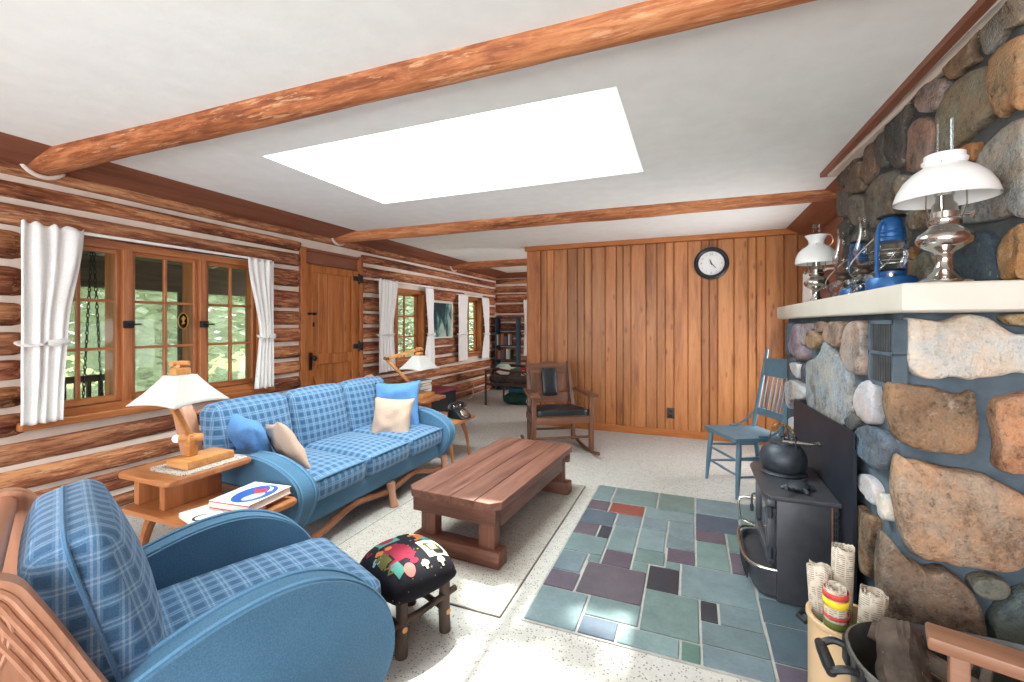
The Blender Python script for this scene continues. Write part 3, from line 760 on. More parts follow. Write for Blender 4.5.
for z in (.66, .52):
    bm = nb(); bx(bm, (-.31, -.11+(.795-z)*.25, z-.03), (.31, -.09+(.795-z)*.25, z+.03), bev=.005); build('back_slat', bm, M['maple_x'], ac)

# ------------------------------------------------------------------ end tables, lamps
def rounded_rect(x0, y0, x1, y1, r, n=5):
    out = []
    for cx, cy, a0 in ((x1-r, y1-r, 0), (x0+r, y1-r, 90), (x0+r, y0+r, 180), (x1-r, y0+r, 270)):
        for i in range(n+1): a = R(a0+90*i/n); out.append((cx+r*math.cos(a), cy+r*math.sin(a)))
    return out
def end_table(label, x, y):
    t = thing('end_table', label, 'end table', (x, y, 0), 0, 'two-tier cherry end tables')
    bm = nb(); prism(bm, rounded_rect(-.37, -.215, .37, .215, .035), .375, .40, 'z', .008); build('lower_top', bm, M['cherry'], t)
    bm = nb(); prism(bm, rounded_rect(-.39, -.22, .02, .22, .03), .55, .575, 'z', .008); build('upper_top', bm, M['cherry'], t)
    for xx in (-.335, -.13):
        bm = nb(); bx(bm, (xx-.02, -.16, .40), (xx+.02, .13, .55), bev=.004); build('riser', bm, M['cherry_z'], t)
    for sx in (-1, 1):
        for sy in (-1, 1):
            bm = nb(); tube(bm, spline([(sx*.20, sy*.15, .378), (sx*.245, sy*.155, .30), (sx*.285, sy*.16, .18), (sx*.31, sy*.165, .0)], 5), [.030-.0011*i for i in range(16)], 8, flat=(1.2, .8)); build('leg', bm, M['cherry_z'], t)
    return t
end_table('two-tier cherry end table between the armchair and the sofa', -2.29, 1.545)
end_table('two-tier cherry end table at the far arm of the sofa', -2.40, 3.85)

def lamp(label, base, rz_base, pivot, elbow, top, shade_c, shade_rz):
    t = thing('desk_lamp', label, 'lamp', base, 0, 'wooden swing-arm lamps')
    b = Vector(base)
    bm = nb(); bx(bm, (-.085, -.125, 0), (.085, .125, .042), TR((0, 0, 0), rz=rz_base), bev=.006); build('base', bm, M['pine_light'], t)
    P, E, T = Vector(pivot), Vector(elbow), Vector(top)
    bm = nb(); bx(bm, (-.024, -.024, b.z+.042), (.024, .024, P.z+.022), TR((P.x, P.y, 0)), bev=.006)
    cyl(bm, P+Vector((-.035, -.04, 0)), P+Vector((.035, .04, 0)), .02, n=14)
    build('pivot_block', bm, M['pine_light'], t, world=True)
    def arm(a, c, name):
        bm = nb(); d = (c-a); q = d.to_track_quat('Z', 'Y').to_matrix().to_4x4()
        bx(bm, (-.011, -.016, -.01), (.011, .016, d.length+.01), Matrix.Translation(a) @ q, bev=.005); return build(name, bm, M['pine_light'], t, world=True)
    arm(P, E, 'lower_arm'); arm(E+Vector((.018, 0, 0)), T, 'upper_arm')
    bm = nb(); cyl(bm, E+Vector((-.02, 0, 0)), E+Vector((.035, 0, 0)), .014, n=12); build('elbow_knob', bm, M['iron_brown'], t, world=True)
    c = Vector(shade_c); ztop = c.z+.125
    bm = nb(); bx(bm, (c.x-.026, c.y-.036, ztop), (c.x+.026, c.y+.036, ztop+.035), bev=.006)
    tube(bm, [(c.x-.02, c.y-.03, ztop+.055), T+Vector((-.01, -.012, .01)), T+Vector((.01, .012, .012)), (c.x+.02, c.y+.03, ztop+.055)], .012, 8)
    build('shade_block', bm, M['pine_light'], t, world=True)
    bm = nb(); rows = []
    for k in range(9):
        q = k/8; h = .125*(1-q); w = .048+(.147-.048)*(q*.75+.25*q*q)
        row = []
        for cx, cy, dx, dy in ((-1, -1, 1, 0), (1, -1, 0, 1), (1, 1, -1, 0), (-1, 1, 0, -1)):
            for j in range(6):
                e = j/6*2; sag = 1-.05*q*math.sin(PI*j/6)
                x, y = cx+dx*e, cy+dy*e
                row.append(bm.verts.new((x*w*(sag if abs(dx) == 0 or True else 1), y*w*sag, h-(.010*q*(1-math.sin(PI*j/6))))))
        rows.append(row)
    for a, d in zip(rows, rows[1:]): bridge(bm, a, d)
    bm.faces.new(rows[0])
    bm.transform(TR(c, rz=shade_rz)); o = build('lamp_shade', bm, M['curtain_shade'], t, world=True, angle=30)
    sm = o.modifiers.new('thickness', 'SOLIDIFY'); sm.thickness = .004
    bm = nb(); lathe(bm, [(0, 0), (.022, .01), (.03, .035), (.022, .06), (.014, .075), (.014, .10)], (c.x, c.y, c.z+.03), 14); build('bulb', bm, M['milk'], t, world=True)
    return t
M['curtain_shade'] = cloth('white_shade', '#C6C3BE', '#CDCAC5', s=150, bump=.05)
l1 = lamp('wooden swing-arm lamp with white pyramid shade on the doily by the triple window', (-2.44, 1.59, .580), 0, (-2.47, 1.555, .715), (-2.43, 1.40, .985), (-2.35, 1.42, 1.115), (-2.335, 1.42, .945), R(8))
bm = nb(); lathe(bm, [(0, -.006), (.018, -.004), (.022, 0), (.018, .004), (0, .006)], n=16); bm.transform(TR((-2.515, 1.51, .715), rx=R(90), rz=R(40))); build('arm_knob', bm, M['milk'], l1, world=True)
lamp('wooden swing-arm lamp with bent elbow behind the far end of the sofa', (-2.56, 3.86, .575), 0, (-2.63, 3.80, .70), (-2.76, 3.555, .985), (-2.565, 3.83, 1.065), (-2.555, 3.82, .875), R(-8))
# doily
t = NT('doily_weave'); co = t.coords(rand=False, kind='Object'); v = t.n('ShaderNodeTexVoronoi'); t.l(co, v.inputs[0]); v.inputs['Scale'].default_value = 55
M['doily'] = t.fin(t.ramp(v.outputs['Distance'], [(.20, '#DAD3CA'), (.27, '#2E2624'), (.46, '#B9B0A8')]), .9)
bm = nb(); prism(bm, rounded_rect(-.145, -.175, .145, .175, .03), 0, .0045, 'z'); o = build('doily', bm, M['doily'], None, smooth=False); o.location = (-2.44, 1.585, .5755)
tag(o, 'black and white woven mat under the lamp by the triple window', 'mat')

# ------------------------------------------------------------------ books on the near end table
def book(name, label, loc, rz, w, d, h, cover, group=None, cat='book'):
    t = thing(name, label, cat, loc, rz, group)
    bm = nb(); bx(bm, (-w/2, -d/2, h-.003), (w/2, d/2, h)); bx(bm, (-w/2, -d/2, 0), (w/2, d/2, .003)); bx(bm, (-w/2, -d/2, .003), (-w/2+.004, d/2, h-.003)); build('cover', bm, M['paper'], t, smooth=False, color=cover)
    bm = nb(); bx(bm, (-w/2+.004, -d/2+.005, .003), (w/2-.005, d/2-.005, h-.003)); build('pages', bm, M['paper'], t, smooth=False, color='#E9E2D4')
    return t
BKZ = .4005
b1 = book('book', 'white paperback with large black C lying under the blue oval book', (-2.115, 1.485, BKZ), R(-14), .22, .30, .022, '#EDEAE4')
ink = plain('ink_dark', '#2A2D33', None, 3, .6); blue_ink = plain('ink_blue', '#2B57A8', None, 3, .6); red_ink = plain('ink_red', '#C23B44', None, 3, .6); grey_ink = plain('ink_grey', '#9DA6B4', '#D8DDE3', 60, .6)
white_ink = plain('ink_white', '#EFEFEF', None, 3, .6)
text('cover_letter', 'C', .11, ink, b1, TR((.04, -.11, .0225), rz=R(90)))
bm = nb(); bx(bm, (-.06, -.02, .022), (.06, .10, .0226)); build('cover_picture', bm, grey_ink, b1, smooth=False)
b2 = book('book', 'white hardback with a blue oval picture on its cover, on top of the other', (-2.07, 1.60, BKZ+.0235), R(6), .24, .27, .038, '#F0EDE8')
def flat(bm, pts, z0, z1): prism(bm, pts, z0, z1, 'z')
def ell(cx, cy, a, b, rot=0, n=28): return [(cx+a*math.cos(q)*math.cos(rot)-b*math.sin(q)*math.sin(rot), cy+a*math.cos(q)*math.sin(rot)+b*math.sin(q)*math.cos(rot)) for q in [2*PI*i/n for i in range(n)]]
Z = .0381
bm = nb(); flat(bm, ell(.02, 0, .088, .118), Z, Z+.0004); build('cover_oval', bm, blue_ink, b2, smooth=False)
bm = nb(); flat(bm, ell(.045, -.035, .032, .058, R(-15)), Z+.0004, Z+.0008); build('cover_shape', bm, grey_ink, b2, smooth=False)
bm = nb(); flat(bm, [(.0, .01), (.03, .0), (.055, .02), (.045, .05), (.02, .075), (.0, .055), (-.03, .05), (-.012, .03)], Z+.0004, Z+.0008); build('cover_shape', bm, red_ink, b2, smooth=False)
bm = nb(); flat(bm, [(.062, .03), (.07, .06), (.05, .09), (.01, .10), (.04, .08)], Z+.0004, Z+.0008); build('cover_shape', bm, white_ink, b2, smooth=False)
bm = nb(); bx(bm, (-.118, -.1355, .002), (.118, -.1345, .006)); bx(bm, (-.118, -.1355, .032), (.118, -.1345, .037)); bx(bm, (.1195, -.134, .0345), (.1205, .134, .038)); bx(bm, (.1195, -.134, 0), (.1205, .134, .0035)); build('cover_edge', bm, red_ink, b2, smooth=False)
# dark bottle-like object lying between the two tiers
fl = thing('flashlight', 'dark flashlight lying on the lower tier of the near end table', 'flashlight', (-2.235, 1.66, BKZ), R(-35))
bm = nb(); lathe(bm, [(.012, 0), (.016, .004), (.016, .11), (.024, .14), (.026, .165), (.022, .17)], n=18); bm.transform(TR((0, -.08, .026), rx=R(-90))); build('body', bm, M['iron'], fl)
bm = nb(); lathe(bm, [(0, 0), (.021, 0), (.021, .003), (0, .003)], n=16); bm.transform(TR((0, .0885, .026), rx=R(-90))); build('lens', bm, M['milk'], fl)
# ------------------------------------------------------------------ rug, coffee table, stool
rg = thing('rug', 'thin speckled rug with a dark edge under the coffee table', 'rug', (-1.6, 2.70, 0))
bm = nb(); bx(bm, (-1.94, 1.835, .0005), (-.803, 3.56, .008)); build('pile', bm, M['rug'], rg, smooth=False, world=True)
bm = nb()
for lo, hi in (((-1.94, 1.829), (-.797, 1.835)), ((-1.94, 3.56), (-.797, 3.566)), ((-.803, 1.835), (-.797, 3.56)), ((-1.946, 1.829), (-1.94, 3.566))): bx(bm, (*lo, .0005), (*hi, .0085))
build('binding', bm, M['edge'], rg, smooth=False, world=True)
RZ = .0085
ct = thing('coffee_table', 'low rustic plank coffee table on the rug before the sofa', 'coffee table', (-1.215, 2.80, RZ))
px = [-1.51, -1.355, -1.20, -1.045, -.90]
for i, (a, b) in enumerate(zip(px, px[1:])):
    bm = nb(); y0, y1 = 2.15, 3.45; c = .05
    if i == 0: poly = [(a+c, y0), (b, y0), (b, y1), (a+c, y1), (a, y1-c), (a, y0+c)]
    elif i == 3: poly = [(a, y0), (b-c, y0), (b, y0+c), (b, y1-c), (b-c, y1), (a, y1)]
    else: poly = [(a, y0), (b, y0), (b, y1), (a, y1)]
    poly = [(x+(.0012 if abs(x-a) < 1e-6 else -.0012 if abs(x-b) < 1e-6 else 0), y) for x, y in poly]
    prism(bm, poly, .325, .37, 'z', .006); v = (.95, 1.05, .9, 1.02)[i]
    build('top_plank', bm, M['ctable'], ct, smooth=True, world=True, color=(v, v, v*.98), angle=30)
for y, s in ((2.225, 1), (3.375, -1)):
    for x in (-1.385, -1.0):
        bm = nb(); bx(bm, (x-.05, y-.02, .09+RZ), (x+.05, y+.05*s if s > 0 else y+.02, .325), bev=.006)
        if s < 0: bm.free(); bm = nb(); bx(bm, (x-.05, y-.05, .09+RZ), (x+.05, y+.02, .325), bev=.006)
        build('leg', bm, M['ctable_z'], ct, world=True)
    bm = nb(); bx(bm, (-1.475, y-.045, RZ), (-.91, y+.055, .092+RZ), bev=.008); build('foot', bm, M['ctable_x'], ct, world=True)
    bm = nb(); bx(bm, (-1.46, y-.05*s-.018, .245), (-.93, y-.05*s+.018, .325), bev=.004) if False else bx(bm, (-1.465, y-.021-(.035 if s > 0 else -.042), .24), (-.925, y-.021+(.0 if s > 0 else .077), .325), bev=.004)
    build('end_rail', bm, M['ctable_x'], ct, world=True)
for x in (-.965, -1.445):
    bm = nb(); bx(bm, (x-.016, 2.28, .195), (x+.016, 3.32, .318), bev=.004); build('side_rail', bm, M['ctable'], ct, world=True, color=(.85, .85, .85))

ct.rotation_euler = (0, 0, R(-3.6))
# footstool with log legs and a dark printed cushion
t = NT('stool_print'); co = t.coords(rand=False)
v = t.n('ShaderNodeTexVoronoi'); t.l(co, v.inputs[0]); v.inputs['Scale'].default_value = 34
col = t.mix(t.math('MULTIPLY', t.math('LESS_THAN', v.outputs['Distance'], .16), .6), '#1B1B22', '#8a7c4f'); t.bump(t.noise(co, 300, 2), .2, .002)
M['print'] = t.fin(col, .9, 0, .15)
sc = {k: plain('print_'+k, c, None, 4, .9, spec=.1) for k, c in dict(red='#7A2536', cream='#CFC5AA', teal='#44776F', pink='#B5655F', olive='#55522F', orange='#A5623C', sky='#6F95A4').items()}
st = thing('footstool', 'rustic footstool with log legs and dark folk-print cushion beside the armchair', 'stool', (-1.150, 1.622, 0), R(-22.5))
DW, DD, DH = .375, .345, .115
def dome(x, y):
    u, w = min(1, abs(2*x/DW)), min(1, abs(2*y/DD)); return .245+DH*max(0, (1-u**3.2)*(1-w**3.2))**.45
bm = nb(); n = 26; rows = []
for i in range(n+1):
    a = math.sin((i/n-.5)*PI); row = []
    for j in range(n+1):
        b = math.sin((j/n-.5)*PI); k = (1-.14*b*b); k2 = (1-.14*a*a)
        row.append(bm.verts.new((a*DW/2*k, b*DD/2*k2, dome(a*DW/2, b*DD/2))))
    rows.append(row)
for i in range(n):
    for j in range(n): bm.faces.new((rows[i][j], rows[i+1][j], rows[i+1][j+1], rows[i][j+1]))
rim = [rows[i][0] for i in range(n+1)]+[rows[n][j] for j in range(1, n+1)]+[rows[i][n] for i in range(n-1, -1, -1)]+[rows[0][j] for j in range(n-1, 0, -1)]
low = [bm.verts.new((q.co.x*.97, q.co.y*.97, .228)) for q in rim]
bridge(bm, rim, low); bm.faces.new(low)
cu = build('cushion', bm, M['print'], st, angle=180)
def motif(pts, mat):
    """a printed patch: outline filled, cut fine and laid on the cushion's dome"""
    bm = nb(); f = bm.faces.new([bm.verts.new((x, y, 0)) for x, y in pts]); bmesh.ops.triangulate(bm, faces=[f])
    for _ in range(3): bmesh.ops.subdivide_edges(bm, edges=[e for e in bm.edges if e.calc_length() > .02], cuts=1)
    bmesh.ops.triangulate(bm, faces=bm.faces)
    for v in bm.verts: v.co.z = dome(v.co.x/(1-.14*(2*v.co.y/DD)**2), v.co.y/(1-.14*(2*v.co.x/DW)**2))+.0012+.0004*len(cu.children)*.12
    return build('printed_motif', bm, mat, cu, angle=180, recalc=False)
bear = [(-.065, -.02), (-.06, .012), (-.035, .03), (.0, .035), (.03, .03), (.045, .035), (.052, .025), (.066, .015), (.068, .004), (.05, -.003), (.048, -.03), (.052, -.05), (.032, -.05), (.028, -.028), (-.02, -.026), (-.026, -.05), (-.046, -.05), (-.048, -.03)]
motif([(x*1.15+.025, y*1.45-.05) for x, y in bear], sc['red'])
motif([(.01, .035), (.13, .03), (.135, .125), (.015, .13)], sc['cream'])
motif([(-.145, -.085), (-.065, -.09), (-.06, .005), (-.14, .01)], sc['teal'])
motif([(x, y) for x, y in ell(-.103, -.04, .026, .034)], sc['red'])
motif([(x*.75-.04, y*.75+.085) for x, y in bear], sc['orange'])
motif(ell(.135, -.07, .026, .022), sc['pink'])
for cx, cy, m_ in ((-.035, -.11, 'orange'), (.145, .0, 'cream'), (-.01, -.135, 'sky'), (.15, .075, 'cream'), (-.06, .14, 'sky')):
    motif([(cx-.005, cy-.017), (cx+.005, cy-.017), (cx+.005, cy-.005), (cx+.017, cy-.005), (cx+.017, cy+.005), (cx+.005, cy+.005), (cx+.005, cy+.017), (cx-.005, cy+.017), (cx-.005, cy+.005), (cx-.017, cy+.005), (cx-.017, cy-.005), (cx-.005, cy-.005)], sc[m_])
for pts_, m_ in (([(-.02, -.14), (.05, -.145), (.052, -.10), (-.018, -.095)], 'olive'), ([(.07, -.13), (.14, -.12), (.13, -.085), (.075, -.09)], 'teal'), ([(-.15, .04), (-.10, .035), (-.10, .09), (-.145, .10)], 'olive'), (ell(.0, .10, .02, .025), 'teal'), (ell(-.03, -.07, .012, .016), 'orange'), (ell(.115, -.035, .014, .018), 'red')): motif(pts_, sc[m_])
motif([(.045, .055), (.10, .052), (.104, .10), (.048, .105)], sc['olive']); motif([(.055, .064), (.094, .062), (.096, .092), (.058, .096)], sc['cream'])
def zig(x0, y0, n, dx, dy, w): 
    up = [(x0+dx*i, y0+(dy if i % 2 else 0)) for i in range(n)]; return up+[(x, y-w) for x, y in up[::-1]]
motif(zig(-.155, .07, 6, .019, .02, .009), sc['cream']); motif(zig(.03, -.135, 6, .015, .017, .009), sc['olive']); motif(zig(-.12, -.135, 4, .017, .016, .008), sc['red'])
for x, y in ((-.13, -.105), (.13, -.105), (-.13, .105), (.13, .105)):
    bm = nb(); tube(bm, spline([(x*1.02, y*1.02, 0), (x+.003, y-.002, .09), (x-.002, y+.003, .17), (x, y, .245)], 3), [.025, .025, .024, .025, .023, .024, .023, .024, .023, .022], 10)
    build('leg', bm, M['bark'], st)
for a, b in (((.133, -.16, .135), (.137, .16, .165)), ((-.133, -.15, .14), (-.133, .15, .13)), ((-.155, .105, .10), (.155, .108, .09)), ((-.155, -.108, .10), (.155, -.105, .115))):
    bm = nb(); A, B = Vector(a), Vector(b); m1 = A.lerp(B, .4)+Vector((.004, .003, -.006)); tube(bm, [A, m1, B], [.015, .014, .013], 9)
    s_ = build('stretcher', bm, M['bark'], st)
    for q, w in ((A, A-B), (B, B-A)):
        bm = nb(); d = w.normalized(); cyl(bm, q+d*.0005, q+d*.002, .012, n=9); build('cut_end', bm, M['cutwood'], s_)

# ------------------------------------------------------------------ telephone, trunk, its books, antler
ph = thing('telephone', 'black rotary telephone on the end table past the sofa', 'telephone', (-2.12, 3.85, .4005), R(-105))
bm = nb(); prism(bm, [(-.085, 0), (.105, 0), (.10, .03), (.04, .075), (.0, .095), (-.05, .095), (-.08, .06)], -.075, .075, 'x', .012); build('body', bm, M['leather'], ph)
bm = nb(); m = TR((0, .078, .054), rx=R(-52)); lathe(bm, [(0, .0), (.045, 0), (.05, .004), (.045, .010), (.015, .012), (0, .012)], n=24); bm.transform(m)
d_ = build('dial', bm, M['steel'], ph)
for k in range(10):
    bm = nb(); a = R(40+k*29); lathe(bm, [(0, .011), (.006, .011), (.006, .0125), (0, .0125)], (.034*math.cos(a), .034*math.sin(a), 0), 8); bm.transform(m); build('finger_hole', bm, M['leather'], d_)
bm = nb(); tube(bm, spline([(-.105, -.03, .095), (-.09, -.03, .125), (-.04, -.03, .142), (.04, -.03, .142), (.09, -.03, .125), (.105, -.03, .095)], 4), [.027, .027, .022, .018, .016, .015, .014]+[.014]*7+[.014, .015, .016, .018, .022, .027, .027], 12); build('handset', bm, M['leather'], ph)
for s in (-1, 1):
    bm = nb(); bx(bm, (s*.045-.012, -.045, .09), (s*.045+.012, -.015, .128), bev=.004); build('cradle', bm, M['steel'], ph)
bk = book('booklet', 'thin teal booklet under the edge of the telephone table', (-2.20, 3.72, .4005), R(30), .11, .13, .006, '#3E8C97')
tk = thing('trunk', 'low dark chest with a maroon lid against the log wall past the sofa', 'chest', (-3.50, 5.42, 0))
bm = nb(); bx(bm, (-3.695, 4.60, .0), (-3.31, 5.93, .335), bev=.006); build('box', bm, M['iron'], tk, smooth=False, world=True)
bm = nb(); bx(bm, (-3.705, 4.58, .335), (-3.285, 5.95, .37), bev=.008); build('lid', bm, M['color'], tk, world=True, color='#7A2F3C')
bm = nb(); bx(bm, (-3.31, 5.40, .24), (-3.30, 5.45, .345), bev=.003); cyl(bm, (-3.30, 5.425, .27), (-3.292, 5.425, .27), .014); build('clasp', bm, M['steel'], tk, world=True)
zz = .3705
for lab, w, d, h, c, r in (('teal book at the bottom of the stack on the maroon chest', .20, .28, .045, '#3F7C8C', 8), ('thick cream book second from the bottom of the stack on the maroon chest', .18, .26, .05, '#CDBb95', -4), ('pale green book second from the top on the maroon chest', .18, .25, .035, '#8FA79B', 5), ('slate blue book on top of the stack on the maroon chest', .19, .25, .04, '#5E7C8E', -8)):
    book('book', lab, (-3.50, 5.28, zz), R(r), w, d, h, c); zz += h+.0005
an = thing('antler', 'pale forked antler on the floor by the log wall near the daybed', 'antler', (-3.60, 6.95, 0))
bm = nb(); tube(bm, spline([(.0, -.12, .012), (.03, .0, .05), (.02, .10, .16), (.0, .13, .30)], 4), [.014]*6+[.011]*4+[.006]*3, 8); tube(bm, [(.025, .04, .09), (.06, -.03, .16), (.06, -.05, .22)], [.010, .008, .003], 8); build('beam', bm, plain('antler_bone', '#B8A48F', '#D3C2AC', 12, .6), an)

# ------------------------------------------------------------------ wall things
pc = thing('framed_picture', 'framed dark teal woodland picture on the logs between two windows', 'picture', (XL+.09, 6.21, 1.385))
bm = nb()
for lo, hi in (((-.012, -.31, -.29), (.012, .31, -.27)), ((-.012, -.31, .27), (.012, .31, .29)), ((-.012, -.31, -.27), (.012, -.29, .27)), ((-.012, .29, -.27), (.012, .31, .27))): bx(bm, lo, hi)
build('frame', bm, plain('pale_frame', '#C9CEBE', '#D8DBCC', 8, .5), pc, smooth=False)
t = NT('print_with_glare'); co = t.coords(rand=False, scale=(1, 2.0, .7)); f = t.noise(co, 3.2, 4, .6, .6)
sp = t.n('ShaderNodeSeparateXYZ'); tc = t.n('ShaderNodeTexCoord'); t.l(tc.outputs['Object'], sp.inputs[0])
g = t.math('ADD', f, t.math('ADD', t.math('MULTIPLY', sp.outputs[2], -.45), t.math('MULTIPLY', sp.outputs[1], .30)))
pm = t.fin(t.ramp(g, [(.42, '#1E3E46'), (.52, '#3A6468'), (.60, '#87A69C'), (.72, '#B8CBB8')]), .25, 0, .5)  # pale end of the ramp imitates reflections on the picture
bm = nb(); bx(bm, (-.011, -.29, -.27), (-.003, .29, .27)); build('print', bm, pm, pc, smooth=False)
bm = nb(); tube(bm, [(-.013, -.2, .2), (-.013, 0, .27), (-.013, .2, .2)], .002, 6); bx(bm, (-.06, -.02, .26), (-.0125, .02, .28)); build('hanger', bm, M['iron'], pc)

ck = thing('wall_clock', 'round black-rimmed wall clock on the pine partition', 'clock', (.205, YP-.0135, 2.008))
bm = nb(); m = TR((0, 0, 0), rx=R(90)); lathe(bm, [(.135, .004), (.135, .022), (.145, .036), (.165, .042), (.180, .034), (.184, .015), (.184, 0), (.135, 0)], n=48, cap=False); bm.transform(m); build('rim', bm, M['leather'], ck)
bm = nb(); lathe(bm, [(0, .002), (.137, .002), (.137, .010), (0, .010)], n=40); bm.transform(m); fc = build('face', bm, plain('clock_face', '#D6D4D2', '#DDDCDA', 4, .5), ck)
greyn = plain('numeral_grey', '#77746f', None, 3, .6)
for nmb in range(1, 13):
    a = R(90-30*nmb); text('numeral', str(nmb), .034 if nmb in (12, 3, 6, 9) else .022, greyn, fc, TR((.105*math.cos(a), -.0105, .105*math.sin(a)), rx=R(90)))
def hand(name, ang, L, w, y):
    bm = nb(); prism(bm, [(-w, -.02), (w, -.02), (w*.9, L*.6), (0, L), (-w*.9, L*.6)], y-.001, y+.001, 'y'); bm.transform(Matrix.Rotation(ang, 4, 'Y')); return build(name, bm, M['iron'], ck, smooth=False)
hand('hour_hand', R(-20), .055, .006, -.015); hand('minute_hand', R(139), .085, .0045, -.018)
bm = nb(); lathe(bm, [(0, .01), (.008, .01), (.008, .02), (0, .02)], n=14); bm.transform(m); build('hub', bm, M['iron'], ck)
ol = thing('wall_outlet', 'dark brown outlet plate low on the pine partition', 'outlet', (-.228, YP-.0125, .275))
bm = nb(); bx(bm, (-.042, -.007, -.062), (.042, 0, .062), bev=.003); build('plate', bm, M['iron_brown'], ol)
for z in (-.027, .027):
    bm = nb(); bx(bm, (-.018, -.010, z-.017), (.018, -.006, z+.017), bev=.004); build('socket', bm, M['iron'], ol)
hk = thing('wall_hook', 'small dark iron hook on the logs left of the nearest curtain', 'hook', (XL+.075, 1.24, 1.19))
bm = nb(); bx(bm, (-.006, -.02, -.03), (.006, .02, .03), bev=.003); tube(bm, spline([(.0, 0, .0), (.03, 0, -.02), (.045, 0, .0), (.04, .0, .03)], 4), .007, 8); build('hook', bm, M['iron'], hk)

# ------------------------------------------------------------------ rocking chair
bdir = Vector((-.527, .849, 0)).normalized(); RA = math.atan2(-bdir.x, bdir.y)   # local +y: towards its back
rk = thing('rocking_chair', 'carved oak rocking chair with black leather seat by the pine partition', 'rocking chair', (-1.20, 4.33, 0), RA)
rk.scale = (1.05, 1, 1.01)
W2_ = .285
def rz_(y): return .035+((y-.22)**2)*.30-.030*0
for s in (-1, 1):
    bm = nb(); pts = [(s*W2_, y, .018+((y-.20)**2)*.26) for y in [-.20+.80*i/16 for i in range(17)]]; tube(bm, pts, .022, 8, flat=(.85, .8)); build('rocker', bm, M['oak'], rk)
    bm = nb(); bx(bm, (s*W2_-.022, -.025, .048), (s*W2_+.022, .025, .585), bev=.005); build('front_leg', bm, M['oak_z'], rk)
    bm = nb(); tube(bm, [(s*.235, .44, .045), (s*.235, .455, .40), (s*.23, .52, .65), (s*.225, .60, .885)], [.024, .025, .024, .021], 8); build('back_post', bm, M['oak_z'], rk)
    bm = nb(); prism(bm, [(s*W2_-.05, -.07), (s*W2_+.05, -.07), (s*W2_+.045, .10), (s*W2_+.01 if s > 0 else s*W2_+.03, .50), (s*W2_-.03 if s > 0 else s*W2_-.01, .50), (s*W2_-.045, .10)], .585, .608, 'z', .006); build('armrest', bm, M['oak'], rk)
    bm = nb(); bx(bm, (s*W2_-.012 if s > 0 else s*.26-.012, .02, .30), (s*W2_+.0 if s > 0 else s*.26, .44, .37), bev=.004); build('side_rail', bm, M['oak'], rk)
bm = nb(); bx(bm, (-.27, -.02, .315), (.27, .01, .385), bev=.004); build('front_rail', bm, M['oak'], rk)
bm = nb(); puff(bm, (.53, .46, .075), TR((0, .215, .405), rx=R(-4)), 8, .02, (.004, .004, .025)); se = build('seat', bm, M['leather'], rk, angle=180)
bm = nb()
for i in range(22): bmesh.ops.create_icosphere(bm, subdivisions=1, radius=.006, matrix=Matrix.Translation((-.25+.5*i/21, -.020, .392)))
build('studs', bm, M['brass'], se)
tl = math.atan2(.12, .42)
mb_ = TR((0, .495, .47), rx=-R(15))
bm = nb(); bx(bm, (-.225, -.012, -.02), (.225, .012, .09), mb_, bev=.004); build('back_rail', bm, M['oak'], rk)
for x0, x1 in ((-.215, -.075), (.075, .215)):
    bm = nb(); bx(bm, (x0, -.008, .09), (x1, .010, .31), mb_, bev=.004); build('back_panel', bm, M['oak_z'], rk)
bm = nb(); bx(bm, (-.075, -.010, .09), (.075, .006, .31), mb_, bev=.004); build('back_panel', bm, M['oak_z'], rk)
bm = nb(); top = spline([(-.235, .30), (-.24, .38), (-.22, .415), (-.15, .405), (0, .43), (.15, .405), (.22, .415), (.24, .38), (.235, .30)], 4); prism(bm, top, -.014, .014, 'y', .004); bm.transform(mb_); build('crest_rail', bm, M['oak'], rk)
for (cx, cz, a, b) in ((-.11, .355, .05, .014), (0, .36, .05, .016), (.11, .355, .05, .014)):
    bm = nb(); tube(bm, [mb_ @ Vector((cx+a*math.cos(q), -.0145, cz+b*math.sin(2*q))) for q in [2*PI*i/20 for i in range(20)]], .004, 5, closed=True); build('carving', bm, M['oak'], rk)
bm = nb(); puff(bm, (.165, .035, .30), mb_ @ TR((0, -.022, .20)), 6, .014, (.004, .008, .004)); lp = build('back_pad', bm, M['leather'], rk, angle=180)
bm = nb()
for i in range(10):
    for x in (-.077, .077): bmesh.ops.create_icosphere(bm, subdivisions=1, radius=.005, matrix=mb_ @ Matrix.Translation((x, -.030, .065+.27*i/9)))
build('studs', bm, M['brass'], lp)
for y in (.03, .43):
    bm = nb(); cyl(bm, (-.27 if y < .1 else -.23, y, .17), (.27 if y < .1 else .23, y, .17), .012, n=10); build('stretcher', bm, M['oak'], rk)

# ------------------------------------------------------------------ blue wooden chair
bdir = Vector((.90, .43, 0)).normalized(); BA = math.atan2(-bdir.x, bdir.y)
bc = thing('wooden_chair', 'blue painted spindle-back wooden chair between the stove and the partition', 'chair', (.235, 3.955, 0), BA)
bm = nb(); prism(bm, spline([(-.20, .40), (-.225, .2), (-.235, -.01), (-.21, -.035), (0, -.045), (.21, -.035), (.235, -.01), (.225, .2), (.20, .40)], 4), .425, .455, 'z', .008); build('seat', bm, M['bluepaint'], bc)
FL = [(s*.205, .01) for s in (-1, 1)]; BL = [(s*.175, .375) for s in (-1, 1)]
for x, y in FL+BL:
    yo = -.03 if y < .1 else .06; bm = nb()
    tube(bm, [(x, y, .426), (x*1.03, y+yo*.2, .34), (x*1.08, y+yo*.6, .17), (x*1.12, y+yo, 0)], [.017, .021, .019, .012], 10); build('leg', bm, M['bluepaint'], bc)
def lg(p, z): x, y = p; yo = -.03 if y < .1 else .06; k = 1-z/.426; return Vector((x*(1+.12*k), y+yo*k, z))
